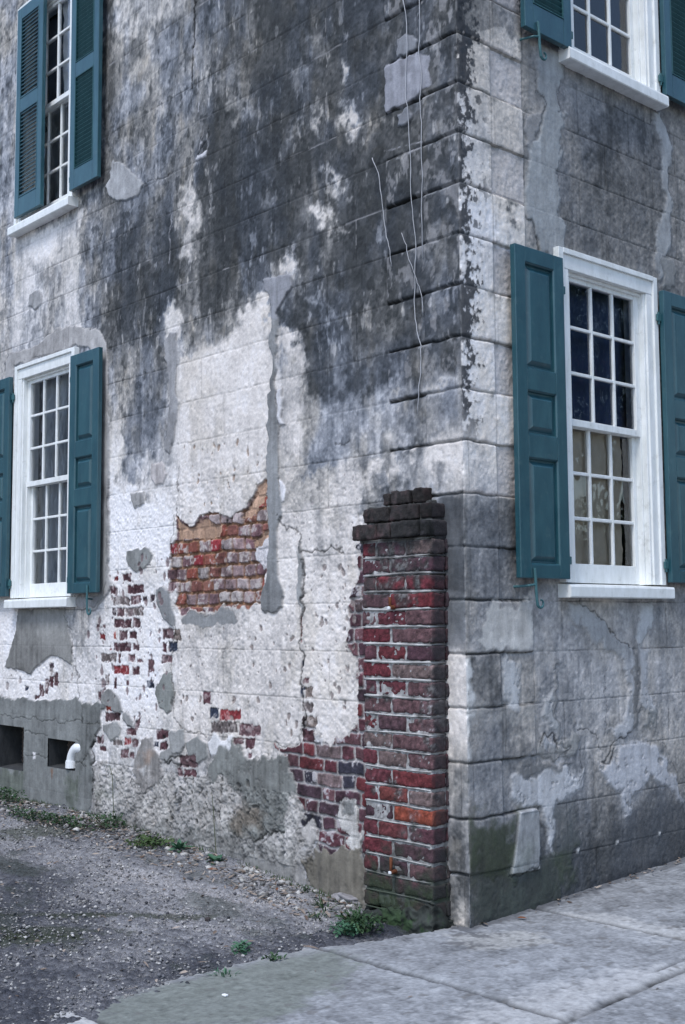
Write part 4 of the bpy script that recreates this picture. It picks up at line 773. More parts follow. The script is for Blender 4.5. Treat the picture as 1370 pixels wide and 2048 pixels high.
# foundation vents: recessed niches with a lattice at the back
def vent(a0, a1, b0, b1, dep, label):
    m = BM(TL); e = .004; Z = -dep
    F0 = -.030
    for p in ([(a0, b0, -.004), (a1, b0, -.004), (a1, b0+.02, Z), (a0, b0+.02, Z)], [(a0, b1, -.010), (a0, b1, Z), (a1, b1, Z), (a1, b1, -.010)], [(a0, b0, -.010), (a0, b0, Z), (a0, b1, Z), (a0, b1, -.010)], [(a1, b0, -.010), (a1, b1, -.010), (a1, b1, Z), (a1, b0, Z)]): m.poly(p)
    o = m.build('foundation_vent', M_NICHE, house); o['label'] = label
    m = BM(TL); w, h = a1-a0, b1-b0; n = 24
    for d in (1, -1):
        for k in range(-int(h/.03)-1, int(w/.03)+int(h/.03)+2):
            x0 = a0 + k*.038; y0, y1 = (b0, b1); xa, xb = x0, x0 + d*h
            def clip(x, y, x2, y2):
                t0, t1 = 0, 1
                for lo, hi, pp, dd in ((a0, a1, x, x2-x),):
                    if abs(dd) < 1e-9: continue
                    ta, tb = sorted(((lo-pp)/dd, (hi-pp)/dd)); t0, t1 = max(t0, ta), min(t1, tb)
                return t0, t1
            t0, t1 = clip(xa, b0, xb, b1)
            if t1-t0 < .03: continue
            p = Vector((xa+(xb-xa)*t0, b0+h*t0, Z+.02 + (.004 if d > 0 else 0))); q = Vector((xa+(xb-xa)*t1, b0+h*t1, Z+.02 + (.004 if d > 0 else 0))); m.tube([p, q], .007, 4)
    m.build('lattice', M_LATT, o)
    m = BM(TL); m.poly([(a0-.1, b0-.1, Z-.15), (a1+.1, b0-.1, Z-.15), (a1+.1, b1+.1, Z-.15), (a0-.1, b1+.1, Z-.15)]); m.build('backing', M_DARK, o)
M_NICHE = paint_mat('niche_cement', (.035, .037, .04), (.06, .062, .065), .95, 25, .4, .1)
M_LATT = paint_mat('lattice_clay', (.10, .08, .07), (.15, .12, .11), .9, 25, .2, .1)
vent(-5.26, -4.815, .376, .725, .24, 'wider vent opening cut by the picture edge'); vent(-4.417, -3.99, .448, .668, .20, 'smaller vent opening with white pipe elbow')
# white drain elbow leaning out of the smaller vent
m = BM(); q = []
ex, ey, ez = -4.085, .030, .498
for k in range(9):
    t = math.pi*.5*k/8; q.append((ex + .125*(1-math.cos(t)), ey, ez + .125*math.sin(t)))
q.append((ex+.155, ey+.01, ez+.128))
m.tube(q, .044, 20); pipe = m.build('drain_pipe', M_PVC, None, True); tag(pipe, 'white plastic pipe elbow curving down inside the small foundation vent', 'pipe')
m = BM(); m.tube([(ex, ey, ez+.012), (ex, ey, ez-.034)], .051, 20); m.tube([(ex, ey, ez+.022), (ex, ey, ez+.013)], .048, 20); m.build('collar', M_PVC, pipe)

#==SECTION pier
rng = random.Random(4)
def make_pier():
    root = tag(empty('brick_pier', (-.38, -.06, 0)), 'broken red brick gate pier with blackened stepped cap, bonded to the house corner', 'brick pier')
    VV, FF, CC = [], [], []; base = 0
    def brick_block(x0, x1, y0, y1, z0, z1, c, seed, jit=.004):
        nonlocal base
        r2 = np.random.default_rng(seed); s = .0095
        n = [max(2, int(round((b-a)/s))) for a, b in ((x0, x1), (y0, y1), (z0, z1))]
        g = {}; vs = []; fs = []
        def vid(i, j, k):
            if (i, j, k) not in g: g[(i, j, k)] = len(vs); vs.append((i/n[0], j/n[1], k/n[2]))
            return g[(i, j, k)]
        for i in range(n[0]):
            for j in range(n[1]):
                fs.append([vid(i, j, 0), vid(i, j+1, 0), vid(i+1, j+1, 0), vid(i+1, j, 0)]); fs.append([vid(i, j, n[2]), vid(i+1, j, n[2]), vid(i+1, j+1, n[2]), vid(i, j+1, n[2])])
        for i in range(n[0]):
            for k in range(n[2]):
                fs.append([vid(i, 0, k), vid(i+1, 0, k), vid(i+1, 0, k+1), vid(i, 0, k+1)]); fs.append([vid(i, n[1], k), vid(i, n[1], k+1), vid(i+1, n[1], k+1), vid(i+1, n[1], k)])
        for j in range(n[1]):
            for k in range(n[2]):
                fs.append([vid(0, j, k), vid(0, j, k+1), vid(0, j+1, k+1), vid(0, j+1, k)]); fs.append([vid(n[0], j, k), vid(n[0], j+1, k), vid(n[0], j+1, k+1), vid(n[0], j, k+1)])
        v = np.array(vs); L = np.array([x1-x0, y1-y0, z1-z0]); p = (v-.5)*L
        rr = .008; half = L/2; inner = np.clip(p, -(half-rr), half-rr); dl = p-inner; dn = np.linalg.norm(dl, axis=1, keepdims=True)
        p = np.where(dn > 1e-6, inner + dl/np.maximum(dn, 1e-6)*rr*np.minimum(1, dn/rr*1.0), p)
        p += (np.array([noise_pts(p[:, 0]*1.0 + seed*.37, p[:, 2]+p[:, 1], .03, seed % 50 + k) for k in range(3)]).T)*.0022
        ang = r2.normal(0, .008); p = p @ np.array([[math.cos(ang), 0, math.sin(ang)], [0, 1, 0], [-math.sin(ang), 0, math.cos(ang)]]).T
        p += np.array([(x0+x1)/2, (y0+y1)/2, (z0+z1)/2]) + r2.normal(0, 1, 3)*np.array([.002, jit, .0015])
        col = np.asarray(c)*(1 + .20*noise_pts(p[:, 0]+p[:, 1]*.7, p[:, 2], .02, seed % 60))[:, None]
        VV.append(p); FF.append(np.array(fs)+base); CC.append(col); base += len(p)
    PALP = [(.115, .034, .042), (.09, .038, .047), (.055, .030, .038), (.115, .026, .033), (.11, .06, .064), (.12, .036, .038), (.07, .034, .044), (.14, .10, .095), (.10, .029, .036), (.08, .045, .052)]
    XL, XR, YF = -.648, -.128, -.120; course = .0937; ztop = 1.998
    nrow = 21
    for r_ in range(nrow):
        z1 = ztop - r_*course; z0 = z1 - course; zz0, zz1 = z0+.0095, z1-.0095
        wid = .004*max(0, r_-14)
        xl, xr = XL, XR + .012 - .0014*r_
        xs = [xl, xl+.105, xl+.33, xr] if r_ % 2 == 0 else [xl, xl+.225, xr-.0, ]
        if r_ % 2 == 1: xs = [xl, xl+.215, xr]
        for i in range(len(xs)-1):
            c = rng.choice(PALP); special = {(15, 1): (.22, .055, .034), (6, 1): (.115, .027, .032), (2, 1): (.13, .028, .034), (3, 1): (.13, .026, .031), (13, 1): (.13, .03, .033), (10, 0): (.14, .036, .04), (14, 1): (.14, .04, .036), (3, 0): (.09, .048, .054)}
            c = special.get((r_, i), c); last = i == len(xs)-2
            x0, x1 = xs[i] + (.008 if i else rng.uniform(-.014, .012)), xs[i+1] - (0 if last else .008)
            if r_ % 2 == 0 and last: x1 = xr
            brick_block(x0, x1, YF, YF+(.112 if not last else .105), zz0, zz1, c, 100*r_+i, .003)
            if last and r_ % 2 == 1: pass
        if r_ % 2 == 1: brick_block(xr-.1, xr+.002, YF+.112, .03, zz0, zz1, rng.choice(PALP), 100*r_+50, .001)
        else: brick_block(xr-.2, xr+.001, YF+.112, .03, zz0, zz1, rng.choice(PALP), 100*r_+51, .001)
    bl = (.045, .042, .045)
    for i, (x0, x1, y, z0, z1) in enumerate([(-.700, -.51, -.150, 2.006, 2.090), (-.505, -.405, -.148, 2.006, 2.088), (-.395, -.19, -.152, 2.006, 2.090), (-.186, -.122, -.146, 2.006, 2.086), (-.642, -.44, -.118, 2.102, 2.180), (-.432, -.22, -.120, 2.102, 2.184), (-.214, -.135, -.110, 2.102, 2.180), (-.518, -.470, -.085, 2.192, 2.258), (-.464, -.320, -.088, 2.192, 2.266), (-.312, -.232, -.070, 2.192, 2.274)]):
        brick_block(x0, x1, y, .02, z0, z1, (.075, .045, .046) if i not in (2, 3) else bl, 5000+i, .002)
    P = np.concatenate(VV); F_ = np.concatenate(FF); C = np.clip(np.concatenate(CC), .01, .6)
    def weather(P, C, mort=False):
        x, y, z = P.T; n1 = noise_pts(x + y*.6, z, .05, 21, 4); n2 = noise_pts(x+y*.6, z, .018, 22, 3); n3 = noise_pts(x+y, z, .22, 23, 3)
        n4 = noise_pts(x + y*.6, z*1.0, .009, 27, 2); lime = sstep(n1*.6 + n2*.4 + n4*.4 + n3*.8, 1.75, 2.2)*(z < 2.0)*(z > .4)*.9; gry = sstep(n3 + .5*n1, .4, 1.6)*.35*(z > .4); C = C*(1 + .14*n4 + .16*n2)[:, None]; C = C*(1-gry[:, None]) + np.array([.16, .125, .13])*gry[:, None]
        C = C*(1-.75*lime[:, None]) + np.array([.50, .48, .48])*.75*lime[:, None]
        blk = np.maximum(sstep(z + .09*n1 + .05*n3, 1.86, 2.10), .8*sstep(n1 + n3 + (z-1.25)*.9, 1.3, 1.9))
        blk = blk*np.clip(.85 + .28*np.tanh(n1+n2), .45, 1); C = C*(1-.80*blk[:, None]) + np.array([.024, .026, .024])*.80*blk[:, None]
        lich = sstep(n4*.7 + n2 + .8*n1, .6, 1.6)*sstep(z, 1.9, 2.05); C = C*(1-.45*lich[:, None]); C *= (1-.5*sstep(x, -.45, -.15)*sstep(z, 1.98, 2.0))[:, None] + np.array([.13, .14, .132])*.45*lich[:, None]
        dmp = sstep(-z + .06*n1 + .06*n3, -.42, -.16); C = C*(1-.86*dmp[:, None]) + np.array([.034, .040, .032])*.86*dmp[:, None]
        mos = sstep(n1 + n3, .3, 1.2)*sstep(-z, -.34, -.1); C = C*(1-.5*mos[:, None]) + np.array([.03, .055, .022])*.5*mos[:, None]
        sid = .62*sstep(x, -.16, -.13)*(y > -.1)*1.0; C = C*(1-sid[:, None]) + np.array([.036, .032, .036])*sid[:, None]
        row_ = np.clip((1.998-z)/.0937, 0, 21); side_shade = sstep(x - (-.116 - .0014*row_), -.006, .0005)*(z < 1.998)*(.55 + .2*np.tanh(n1 + n3)); C = C*(1-side_shade[:, None]) + np.array([.030, .028, .031])*side_shade[:, None]  # side face painted darker: shade put into the brick colour along with grime
        return np.clip(C, .01, .8)
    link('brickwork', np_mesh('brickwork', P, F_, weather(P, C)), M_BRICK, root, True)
    # mortar core with raised (beaded) bed joints
    VV.clear(); FF.clear(); CC.clear(); base = 0
    mc = (.31, .30, .295)
    brick_block(XL+.002, XR-.022, YF+.0065, .03, .05, ztop+.004, mc, 1, 0)
    brick_block(-.69, -.13, -.105, .03, 1.99, 2.098, (.2, .2, .2), 2, 0); brick_block(-.635, -.14, -.095, .03, 2.085, 2.188, (.2, .2, .2), 3, 0); brick_block(-.54, -.19, -.05, .03, 2.17, 2.2, (.2, .2, .2), 4, 0)
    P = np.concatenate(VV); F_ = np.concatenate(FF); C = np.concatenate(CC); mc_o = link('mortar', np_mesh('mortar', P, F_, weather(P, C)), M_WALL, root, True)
    bd = BM()
    for r_ in range(0, nrow+1):
        z = ztop - r_*course; rr = .0066 if 2 <= r_ <= 9 else .004
        pts = [(x, YF+.0015+.001*math.sin(x*40+r_), z + .003*math.sin(x*9+r_*2.1)) for x in np.linspace(XL+.004, XR-.010-.0015*r_, 14)] + [(XR-.0045-.0015*r_, YF+.02+.1*t, z) for t in (0, .5, 1)]
        bd.tube(pts, rr, 6)
    me_o = bd.build('bed_joint', M_WALL, root, True); me = me_o.data
    at = me.attributes.new('pig', 'FLOAT_COLOR', 'POINT'); P = np.zeros(len(me.vertices)*3, np.float32); me.vertices.foreach_get('co', P); P = P.reshape(-1, 3)
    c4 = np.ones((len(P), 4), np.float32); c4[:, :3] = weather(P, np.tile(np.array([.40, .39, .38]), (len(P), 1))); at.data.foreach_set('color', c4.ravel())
    # cement footing around the foot, lumpy
    nx, nz_ = 90, 44; xs = np.linspace(-.66, -.13, nx); zz = np.linspace(-.12, .31, nz_)
    per = np.concatenate([np.stack([np.full(12, xs[0]), np.linspace(.03, YF-.02, 12)], 1), np.stack([xs, np.full(nx, YF-.02)], 1), np.stack([np.full(12, xs[-1]), np.linspace(YF-.02, .03, 12)], 1)])
    top = .035 + .03*noise_pts(per[:, 0], per[:, 1], .12, 41) + .10*sstep(per[:, 0], -.45, -.65)*0
    pts = []; 
    for i, z in enumerate(zz):
        t = i/(nz_-1); zq = -.14 + (top+.14)*min(1, t*1.06); bul = .008*(1-t)**.5 + .005*noise_pts(per[:, 0]*1.3+per[:, 1], np.full(len(per), z), .07, 42)
        cx, cy = -.395, -.02; dx = np.where(per[:, 1] < YF-.015, 0, np.sign(per[:, 0]-cx)); dy = np.where(per[:, 1] < YF-.015, -1, 0)
        if t > .96: bul = bul - .05
        pts.append(np.stack([per[:, 0]+dx*bul, per[:, 1]+dy*bul, zq], 1))
    P = np.concatenate(pts); n = len(per); i = np.arange(n*nz_).reshape(nz_, n); q = np.stack([i[:-1, :-1], i[:-1, 1:], i[1:, 1:], i[1:, :-1]], -1).reshape(-1, 4)
    n1 = noise_pts(P[:, 0]+P[:, 1], P[:, 2], .05, 43, 4); C = np.array([.034, .038, .034])*(1 + .45*n1)[:, None]; gm = sstep(n1 + noise_pts(P[:, 0], P[:, 2], .2, 44), .2, 1.2)*sstep(-P[:, 2], -.12, 0)
    C = C*(1-gm[:, None]*.7) + np.array([.03, .065, .02])*gm[:, None]*.7
    link('footing', np_mesh('footing', P, q, np.clip(C, .01, .5)), M_WALL, root, True)
    for (z_, x, y, lime, tall, c) in (('E', 972, 1640, (.7, .68, .66), .055, M_RUST), ('H', 938, 1215, (.6, .55, .53), .075, M_RUST)):
        d = ray(*px(z_, x, y)); t = (YF-.03 - CAM[1])/d[1]; p = CAM + t*d
        mm = BM(); mm.tube([(p[0]+.005, YF+.02, p[2]-.002), (p[0]+.002, YF-.025, p[2]), (p[0], YF-.034, p[2])], .012, 8); mm.tube([(p[0], YF-.032, p[2]-.008), (p[0], YF-.032, p[2]+tall)], .0085, 8)
        hk = mm.build('iron_pintle', c, root, True)
        mm = BM(); mm.box(p[0]-.014, p[0]+.012, p[2]-.014, p[2]+.008, -YF+.036, -YF+.046, .004); mm.T = TL
        bm2 = BM(TL); bm2.box(p[0]-.010, p[0]+.007, p[2]-.011, p[2]+.005, -YF+.030, -YF+.0455, .004); bm2.build('paint_dab', M_PVC, hk); mm.bm.free()
    return root
make_pier()

#==SECTION ground
def gz(x, y):
    """gravel lot: rises a little towards the house and away from the sidewalk"""
    b = np.interp(-x, [0, .76, 2.1, 3.7, 5.2, 9], [-.03, -.03, .08, .165, .16, .16])
    t = np.exp(np.minimum(y, 0)/.8); base = b*(.35 + .65*t) + .045*np.clip(y, -7, .5)*np.clip(1 - (-x-.2)/4, .25, 1)
    sw = .048*np.clip(y, -9, 9) - .075
    k = sstep(np.asarray(x, float), -.42, -.15); return base*(1-k) + sw*k
def sw_z(y): return .048*np.clip(y, -9, 9)
gx = axis((-90, -8, 8), (-8, -6.2, .12), (-6.2, .02, .011), (.02, 3, .3), (3, 90, 8)); gy = axis((-90, -6, 8), (-6, -3, .2), (-3, .08, .010), (.08, 3, .3), (3, 90, 8))
GX, GY = np.meshgrid(gx, gy); n1 = fbm(gx, gy, .35, .25, 4, 201); n2 = fbm(gx, gy, .03, .03, 3, 202); n3 = fbm(gx, gy, .9, .35, 4, 203); n4 = fbm(gx, gy, .012, .012, 2, 204)
far = 1 - sstep(np.hypot(GX+2, GY+1), 5, 7)
GZ = gz(GX, GY) + far*(.006*n1 + .004*n2 + .0022*n4)
def GD(z_, x, y):
    d = ray(*px(z_, x, y)); t = 4.0
    for _ in range(60):
        p = CAM + t*d; h = float(gz(p[0], p[1])) ; t += (p[2]-h)/(-d[2])*.8
    p = CAM + t*d; return p[0], p[1]
def GSW(z_, x, y):
    d = ray(*px(z_, x, y)); t = (.048*CAM[1]-CAM[2])/(d[2]-.048*d[1]); p = CAM + t*d; return p[0], p[1]
gl = np.zeros(GX.shape)
num = den = 0
for x, y, v in ((0, 1640, .45), (100, 1660, .45), (250, 1700, .4), (0, 1700, .42), (120, 1720, .36), (250, 1760, .30), (0, 1760, .58), (80, 1780, .62), (200, 1780, .38), (400, 1790, .24), (550, 1800, .22), (650, 1830, .28), (0, 1830, .66), (120, 1840, .62), (300, 1840, .36), (480, 1860, .26), (600, 1860, .36), (0, 1900, .62), (150, 1880, .66), (300, 1900, .48), (450, 1890, .44), (570, 1890, .62), (650, 1870, .72), (0, 1960, .7), (150, 1950, .62), (300, 1940, .64), (400, 1930, .68), (60, 2000, .66), (200, 2000, .6), (760, 1850, .75), (850, 1850, .85), (500, 1760, .34), (700, 1810, .34)):
    gx_, gy_ = GD('0', x, y); w = 1/((GX-gx_)**2 + (GY-gy_)**2 + .01)**1.5; num = num + w*v; den = den + w
gl = num/den + .05*n3 + .05*n1 + .09*n2*.6 + .05*n4
GR = np.array([[0, .46, .44, .44], [.25, .31, .302, .308], [.45, .195, .195, .207], [.65, .082, .084, .096], [.9, .03, .034, .045]])
gc = np.stack([np.interp(gl, GR[:, 0], GR[:, k]) for k in (1, 2, 3)], -1)
ms = sstep(n3 + .6*n1, 1.2, 2.2)*.3; gc = gc*(1-ms[..., None]) + np.array([.05, .065, .035])*ms[..., None]
for x, y, r1, r2_ in ((90, 1862, .5, .05), (200, 1830, .9, .025), (60, 1880, .35, .06), (30, 1665, .6, .10)):
    cx, cy = GD('0', x, y); AA = (GX-cx)*_r[0] + (GY-cy)*_r[1]; BB = -(GX-cx)*_r[1] + (GY-cy)*_r[0]; e = sstep(-(np.hypot(AA/(r1*.7), BB/(r2_*1.8)) + .35*n1 + .2*n2), -1.1, -.5); gc = gc*(1-.7*e[..., None]) + np.array([.035, .045, .025])*.7*e[..., None]
i = np.arange(GX.size).reshape(GX.shape); q = np.stack([i[:-1, :-1], i[:-1, 1:], i[1:, 1:], i[1:, :-1]], -1).reshape(-1, 4)
g = link('ground', np_mesh('ground', np.stack([GX, GY, GZ], -1).reshape(-1, 3), q, np.clip(gc.reshape(-1, 3), .02, .7)), M_GROUND, None, True); tag(g, kind='structure')
# sidewalk
sx = axis((-.75, 2.3, .009), (2.3, 2.5, .02)); sy = axis((-7, -3, .08), (-3, 1.6, .009), (1.6, 7, .05)); SX, SY = np.meshgrid(sx, sy)
m1 = fbm(sx, sy, .3, .3, 4, 301); m2 = fbm(sx, sy, .03, .03, 4, 302); m3 = fbm(sx, sy, .08, .08, 4, 303); m4 = fbm(sx, sy, .011, .011, 2, 304)
edge = np.interp(sy, [-7, -2.25, -2.05, -1.99, -1.95, -1.75, -1.2, -.72, -.66, -.5, -.3, -.12, -.02, 7], [-.75, -.72, -.68, -.5, -.40, -.55, -.49, -.43, -.33, -.27, -.21, -.13, -.10, -.10])
ed = SX - edge[:, None] - .012*m3 - .008*m2 - .005*m4
js = np.ones(SX.shape)*9
for y0 in (-5.65, -4.4, -3.18, -1.95, -.695, .515, 1.73, 2.95, 4.2): js = np.minimum(js, abs(SY - y0 + .004*m3 - .012*np.sin(SX*2)) + 9*(SX > 1.14))
lng = abs(SX - 1.14 - .012*np.sin(SY*2.1) + .004*m3); jl = np.exp(-(lng/.022)**2); l2 = abs(SX - 1.06 - .02*SY); jl = np.maximum(jl, .8*np.exp(-(l2/.012)**2)*sstep(SY, .0, .1))
jt = np.maximum(np.exp(-(js/.016)**2), jl)*np.clip(.9 + .2*m3, .5, 1)
SZ = sw_z(SY) + .0012*m1 + .0006*m2 - .020*jt + .0006*m4
SZ = SZ - .085*sstep(-ed, -.012, .012)
SZ = SZ - .0*SX
c = np.array([.232, .238, .248])*(1 + .10*m1 + .07*m3 + .09*m2 + .13*m4)[..., None]
def blob(pts, col, a, soft=.06, wz=GSW):
    global c
    P = [wz('0', *p) for p in pts]; d = sdpoly(SX + .02*m3, SY + .02*m3, P); mm = sstep(-d + .35*soft*m2*.4, -soft/2, soft/2)*a; c = c*(1-mm[..., None]) + np.array(col)*(1+.08*m2+.06*m4)[..., None]*mm[..., None]
blob([(170, 2010), (440, 1940), (660, 1900), (720, 1930), (640, 1990), (500, 2048), (200, 2060)], (.15, .165, .145), .8, .14)
blob([(960, 2010), (1150, 1965), (1250, 1940), (1380, 1925), (1400, 1960), (1240, 1990), (1100, 2060), (900, 2070)], (.40, .398, .398), .7, .16)
blob([(1130, 1828), (1180, 1824), (1390, 1862), (1390, 1890), (1240, 1855)], (.42, .418, .415), .65, .08)
blob([(-20, 2010), (150, 2028), (230, 2060), (-20, 2090)], (.45, .445, .44), .85, .04)
blob([(880, 1870), (1060, 1862), (1100, 1885), (950, 1900)], (.42, .41, .385), .5, .08)
for p in ([(890, 1862), (980, 1864), (1040, 1868), (990, 1876), (900, 1874)], [(880, 1885), (960, 1880), (1000, 1890), (920, 1900)], [(1000, 1878), (1070, 1880), (1010, 1886)]):
    P = [GSW('0', *k) for k in p]; d = sdpoly(SX + .03*m3, SY + .03*m3, P); mm = sstep(-d, -.02, .02)*sstep(m2 + m3*.6, .0, .9)*.75; c = c*(1-mm[..., None]) + np.array([.07, .07, .075])*mm[..., None]
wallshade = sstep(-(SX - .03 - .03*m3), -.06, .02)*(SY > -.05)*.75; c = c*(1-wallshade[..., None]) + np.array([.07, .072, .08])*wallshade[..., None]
c *= (1 - .88*jt)[..., None]; er = np.exp(-((ed-.012)/.012)**2)*.3; c = c*(1-er[..., None]) + np.array([.45, .44, .43])*er[..., None]
dirt = sstep(fbm(sx, sy, .05, .05, 4, 309), 1.6, 2.2)*.6; c = c*(1-dirt[..., None]) + np.array([.12, .115, .11])*dirt[..., None]
ic = ed > -.02; kc = ic[:-1, :-1] & ic[1:, :-1] & ic[:-1, 1:] & ic[1:, 1:] & ~((SX[:-1, :-1] < -.08) & (SY[:-1, :-1] > .05))
i = np.arange(SX.size).reshape(SX.shape); q = np.stack([i[:-1, :-1], i[:-1, 1:], i[1:, 1:], i[1:, :-1]], -1)[kc]
us_ = np.unique(q); mp = np.zeros(SX.size, np.int32); mp[us_] = np.arange(len(us_))
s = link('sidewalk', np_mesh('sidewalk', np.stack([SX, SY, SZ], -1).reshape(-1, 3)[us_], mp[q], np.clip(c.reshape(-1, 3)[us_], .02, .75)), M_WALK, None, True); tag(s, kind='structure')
b = BM(); b.box(2.5, 2.66, -40, 40, -.7, -.02, .02); k_ = b.build('kerb', paint_mat('kerb_concrete', (.24, .24, .24), (.33, .33, .32), .9, 20, .3, .1)); tag(k_, kind='structure')

# loose stones, litter and weeds
def surf(x, y): return float(gz(np.array(x), np.array(y)))
rng = np.random.default_rng(12)
ico = bmesh.new(); bmesh.ops.create_icosphere(ico, subdivisions=1, radius=1); IV = np.array([v.co for v in ico.verts]); IF = np.array([[v.index for v in f.verts] for f in ico.faces]); ico.free()
def stones(n, sampler, rlo, rhi, pal, name, lift=.3):
    VV, FF, CC = [], [], []
    for k in range(n):
        x, y = sampler(); r = rlo + (rhi-rlo)*rng.random()**4
        p = IV*(1 + .25*rng.standard_normal((len(IV), 1)))*r*np.array([1, .6+.5*rng.random(), .45+.3*rng.random()]); t = rng.random()*6.28; ca, sa = math.cos(t), math.sin(t)
        p = np.stack([p[:, 0]*ca-p[:, 1]*sa, p[:, 0]*sa+p[:, 1]*ca, p[:, 2]], 1) + np.array([x, y, surf(x, y)+r*lift])
        VV.append(p); FF.append(IF+len(IV)*k); CC.append(np.tile(np.array(pal[rng.integers(len(pal))])*(.7+.6*rng.random()), (len(IV), 1)))
    return link(name, np_mesh(name, np.concatenate(VV), np.concatenate(FF), np.clip(np.concatenate(CC), .02, .7), 3), M_PEBBLE, None, True)
def smp_g():
    while True:
        x = -.45 - 5.6*rng.random(); y = -2.5*rng.random()**.8
        if x < -.2: return x, y
def smp_w():
    x = -.75 - 4.6*rng.random(); return x, -.03 - .30*rng.random()**1.5
GPAL = [(.28, .27, .26), (.12, .12, .13), (.40, .385, .37), (.07, .07, .08), (.20, .19, .185), (.16, .155, .155), (.27, .265, .26)]
tag(stones(30000, smp_g, .0026, .012, GPAL, 'gravel'), 'loose grey gravel scattered over the dirt lot', 'gravel', kind='stuff')
tag(stones(1700, smp_w, .005, .026, [(.38, .37, .355), (.25, .24, .235), (.36, .35, .335), (.16, .155, .15), (.12, .12, .12)], 'rubble'), 'broken shell and plaster rubble along the foot of the side wall', 'rubble', kind='stuff')
def leafquad(bm, p, L, wd, yaw, pitch, curl, roll=0.0):
    """a curved pointed leaf of six faces"""
    d = Vector((math.cos(yaw)*math.cos(pitch), math.sin(yaw)*math.cos(pitch), math.sin(pitch))); sdv = Vector((-math.sin(yaw), math.cos(yaw), 0)); up = sdv.cross(d)*-1
    if roll: sdv = sdv*math.cos(roll) + up*math.sin(roll)
    prev = None; p = Vector(p)
    for k, (t, w_) in enumerate(((0, .12), (.3, .9), (.65, .8), (1, .04))):
        q = p + d*L*t + Vector((0, 0, -curl*L*t*t)); a_, b_, mid_ = bm.verts.new(q - sdv*wd*w_*.5 + Vector((0, 0, .12*wd*w_))), bm.verts.new(q + sdv*wd*w_*.5 + Vector((0, 0, .12*wd*w_))), bm.verts.new(q)
        if prev: bm.faces.new((prev[0], prev[2], mid_, a_)); bm.faces.new((prev[2], prev[1], b_, mid_))
        prev = (a_, b_, mid_)
rnd = random.Random(8)
def tuft(name, x, y, n, h, spread, mat, label, cat='weed', kind='grass', z=None, ys=.7):
    m = BM(); zz = surf(x, y) if z is None else z
    for k in range(n):
        if kind == 'grass':
            yw = rnd.random()*6.28; rr = spread*rnd.random()**.7; leafquad(m.bm, (x+rr*math.cos(yw), y+rr*math.sin(yw)*.7, surf(x, y)-.004 if z is None else z), h*rnd.uniform(.45, 1.1), .006+.004*rnd.random(), yw + rnd.uniform(-.8, .8), rnd.uniform(.5, 1.45), rnd.uniform(.1, .5))
        elif kind == 'rosette':
            yw = 6.28*k/n*2.4; leafquad(m.bm, (x, y, zz), h*rnd.uniform(.7, 1.2), h*.34, yw, rnd.uniform(.15, .9), rnd.uniform(.1, .4), rnd.uniform(-.4, .4))
        elif kind == 'leafy':
            yw = rnd.random()*6.28; rr = spread*rnd.random()**.6; hz = h*rnd.random(); leafquad(m.bm, (x+rr*math.cos(yw), y+rr*math.sin(yw)*ys, surf(x, y)+hz), .018+.022*rnd.random(), .012+.008*rnd.random(), rnd.random()*6.28, rnd.uniform(-.2, 1.0), .2, rnd.uniform(-.6, .6))
    if kind == 'leafy':
        for k in range(10):
            yw = rnd.random()*6.28; m.tube([(x, y, zz-.01), (x+spread*.5*math.cos(yw), y+spread*.55*ys*math.sin(yw), zz+h*.6), (x+spread*.8*math.cos(yw), y+spread*.8*ys*math.sin(yw), zz+h)], .0014, 4)
    m2 = m.bm; me = bpy.data.meshes.new(name); m2.to_mesh(me); m2.free(); o = link(name, me, mat, None, False); return tag(o, label, cat)
def G2(x, y): return GD('0', x, y)
tuft('weed_clump', *G2(720, 1862), 300, .085, .14, M_WEED, 'bright green leafy weed clump at the broken sidewalk edge before the pier', kind='leafy')
tuft('weed_clump', *G2(690, 1868), 130, .05, .08, M_WEEDB, 'low spreading weed just left of the bright clump by the sidewalk edge', kind='leafy')
tuft('grass_tuft', *G2(712, 1845), 60, .11, .07, M_WEED, 'grassy tuft rising behind the bright weed clump before the pier', 'grass tuft')
tuft('grass_tuft', *G2(650, 1822), 30, .12, .03, M_WEED, 'small upright grass sprig with one tall spike by the pier', 'grass tuft')
tuft('grass_tuft', *G2(637, 1838), 34, .07, .05, M_WEED, 'sparse grass sprig leftmost in the cluster before the pier', 'grass tuft')
tuft('weed_clump', *G2(482, 1903), 70, .035, .06, M_WEEDB, 'tiny green weed alone on dark gravel left of the walk edge', kind='leafy')
tuft('weed_clump', *G2(550, 1925), 50, .03, .06, M_WEED, 'small weed mixed with dead leaves against the concrete walk edge', kind='leafy')
tuft('grass_tuft', *G2(450, 1952), 40, .06, .06, M_WEEDB, 'thin grass tuft at the left end of the walk edge', 'grass tuft')
tuft('weed_rosette', *G2(432, 1725), 22, .10, .02, M_WEEDB, 'broad leaved weed rosette with a brown leaf beneath, mid wall base', kind='rosette')
tuft('weed_rosette', *G2(358, 1700), 24, .10, .02, M_WEEDB, 'broad leaved weed standing beside the mossy mound at the wall', kind='rosette')
tuft('weed_clump', *G2(215, 1655), 200, .09, .18, M_WEED, 'dark leafy weeds at the wall foot under the tall thin stem', kind='leafy')
tuft('weed_clump', *G2(300, 1690), 320, .04, .18, M_MOSS, 'mossy green mound on the rubble by the side wall', kind='leafy')
tuft('grass_tuft', *G2(610, 1785), 46, .06, .06, M_WEED, 'short dark grass tuft right of a stone, below the rough base', 'grass tuft')
tuft('weed_clump', *G2(60, 1640), 260, .07, .35, M_WEED, 'dark leafy weed bank below the wider vent', kind='leafy', ys=.2)
tuft('weed_clump', *G2(10, 1605), 300, .11, .30, M_WEED, 'tall weed bank at the left picture edge under the vent', kind='leafy', ys=.25)
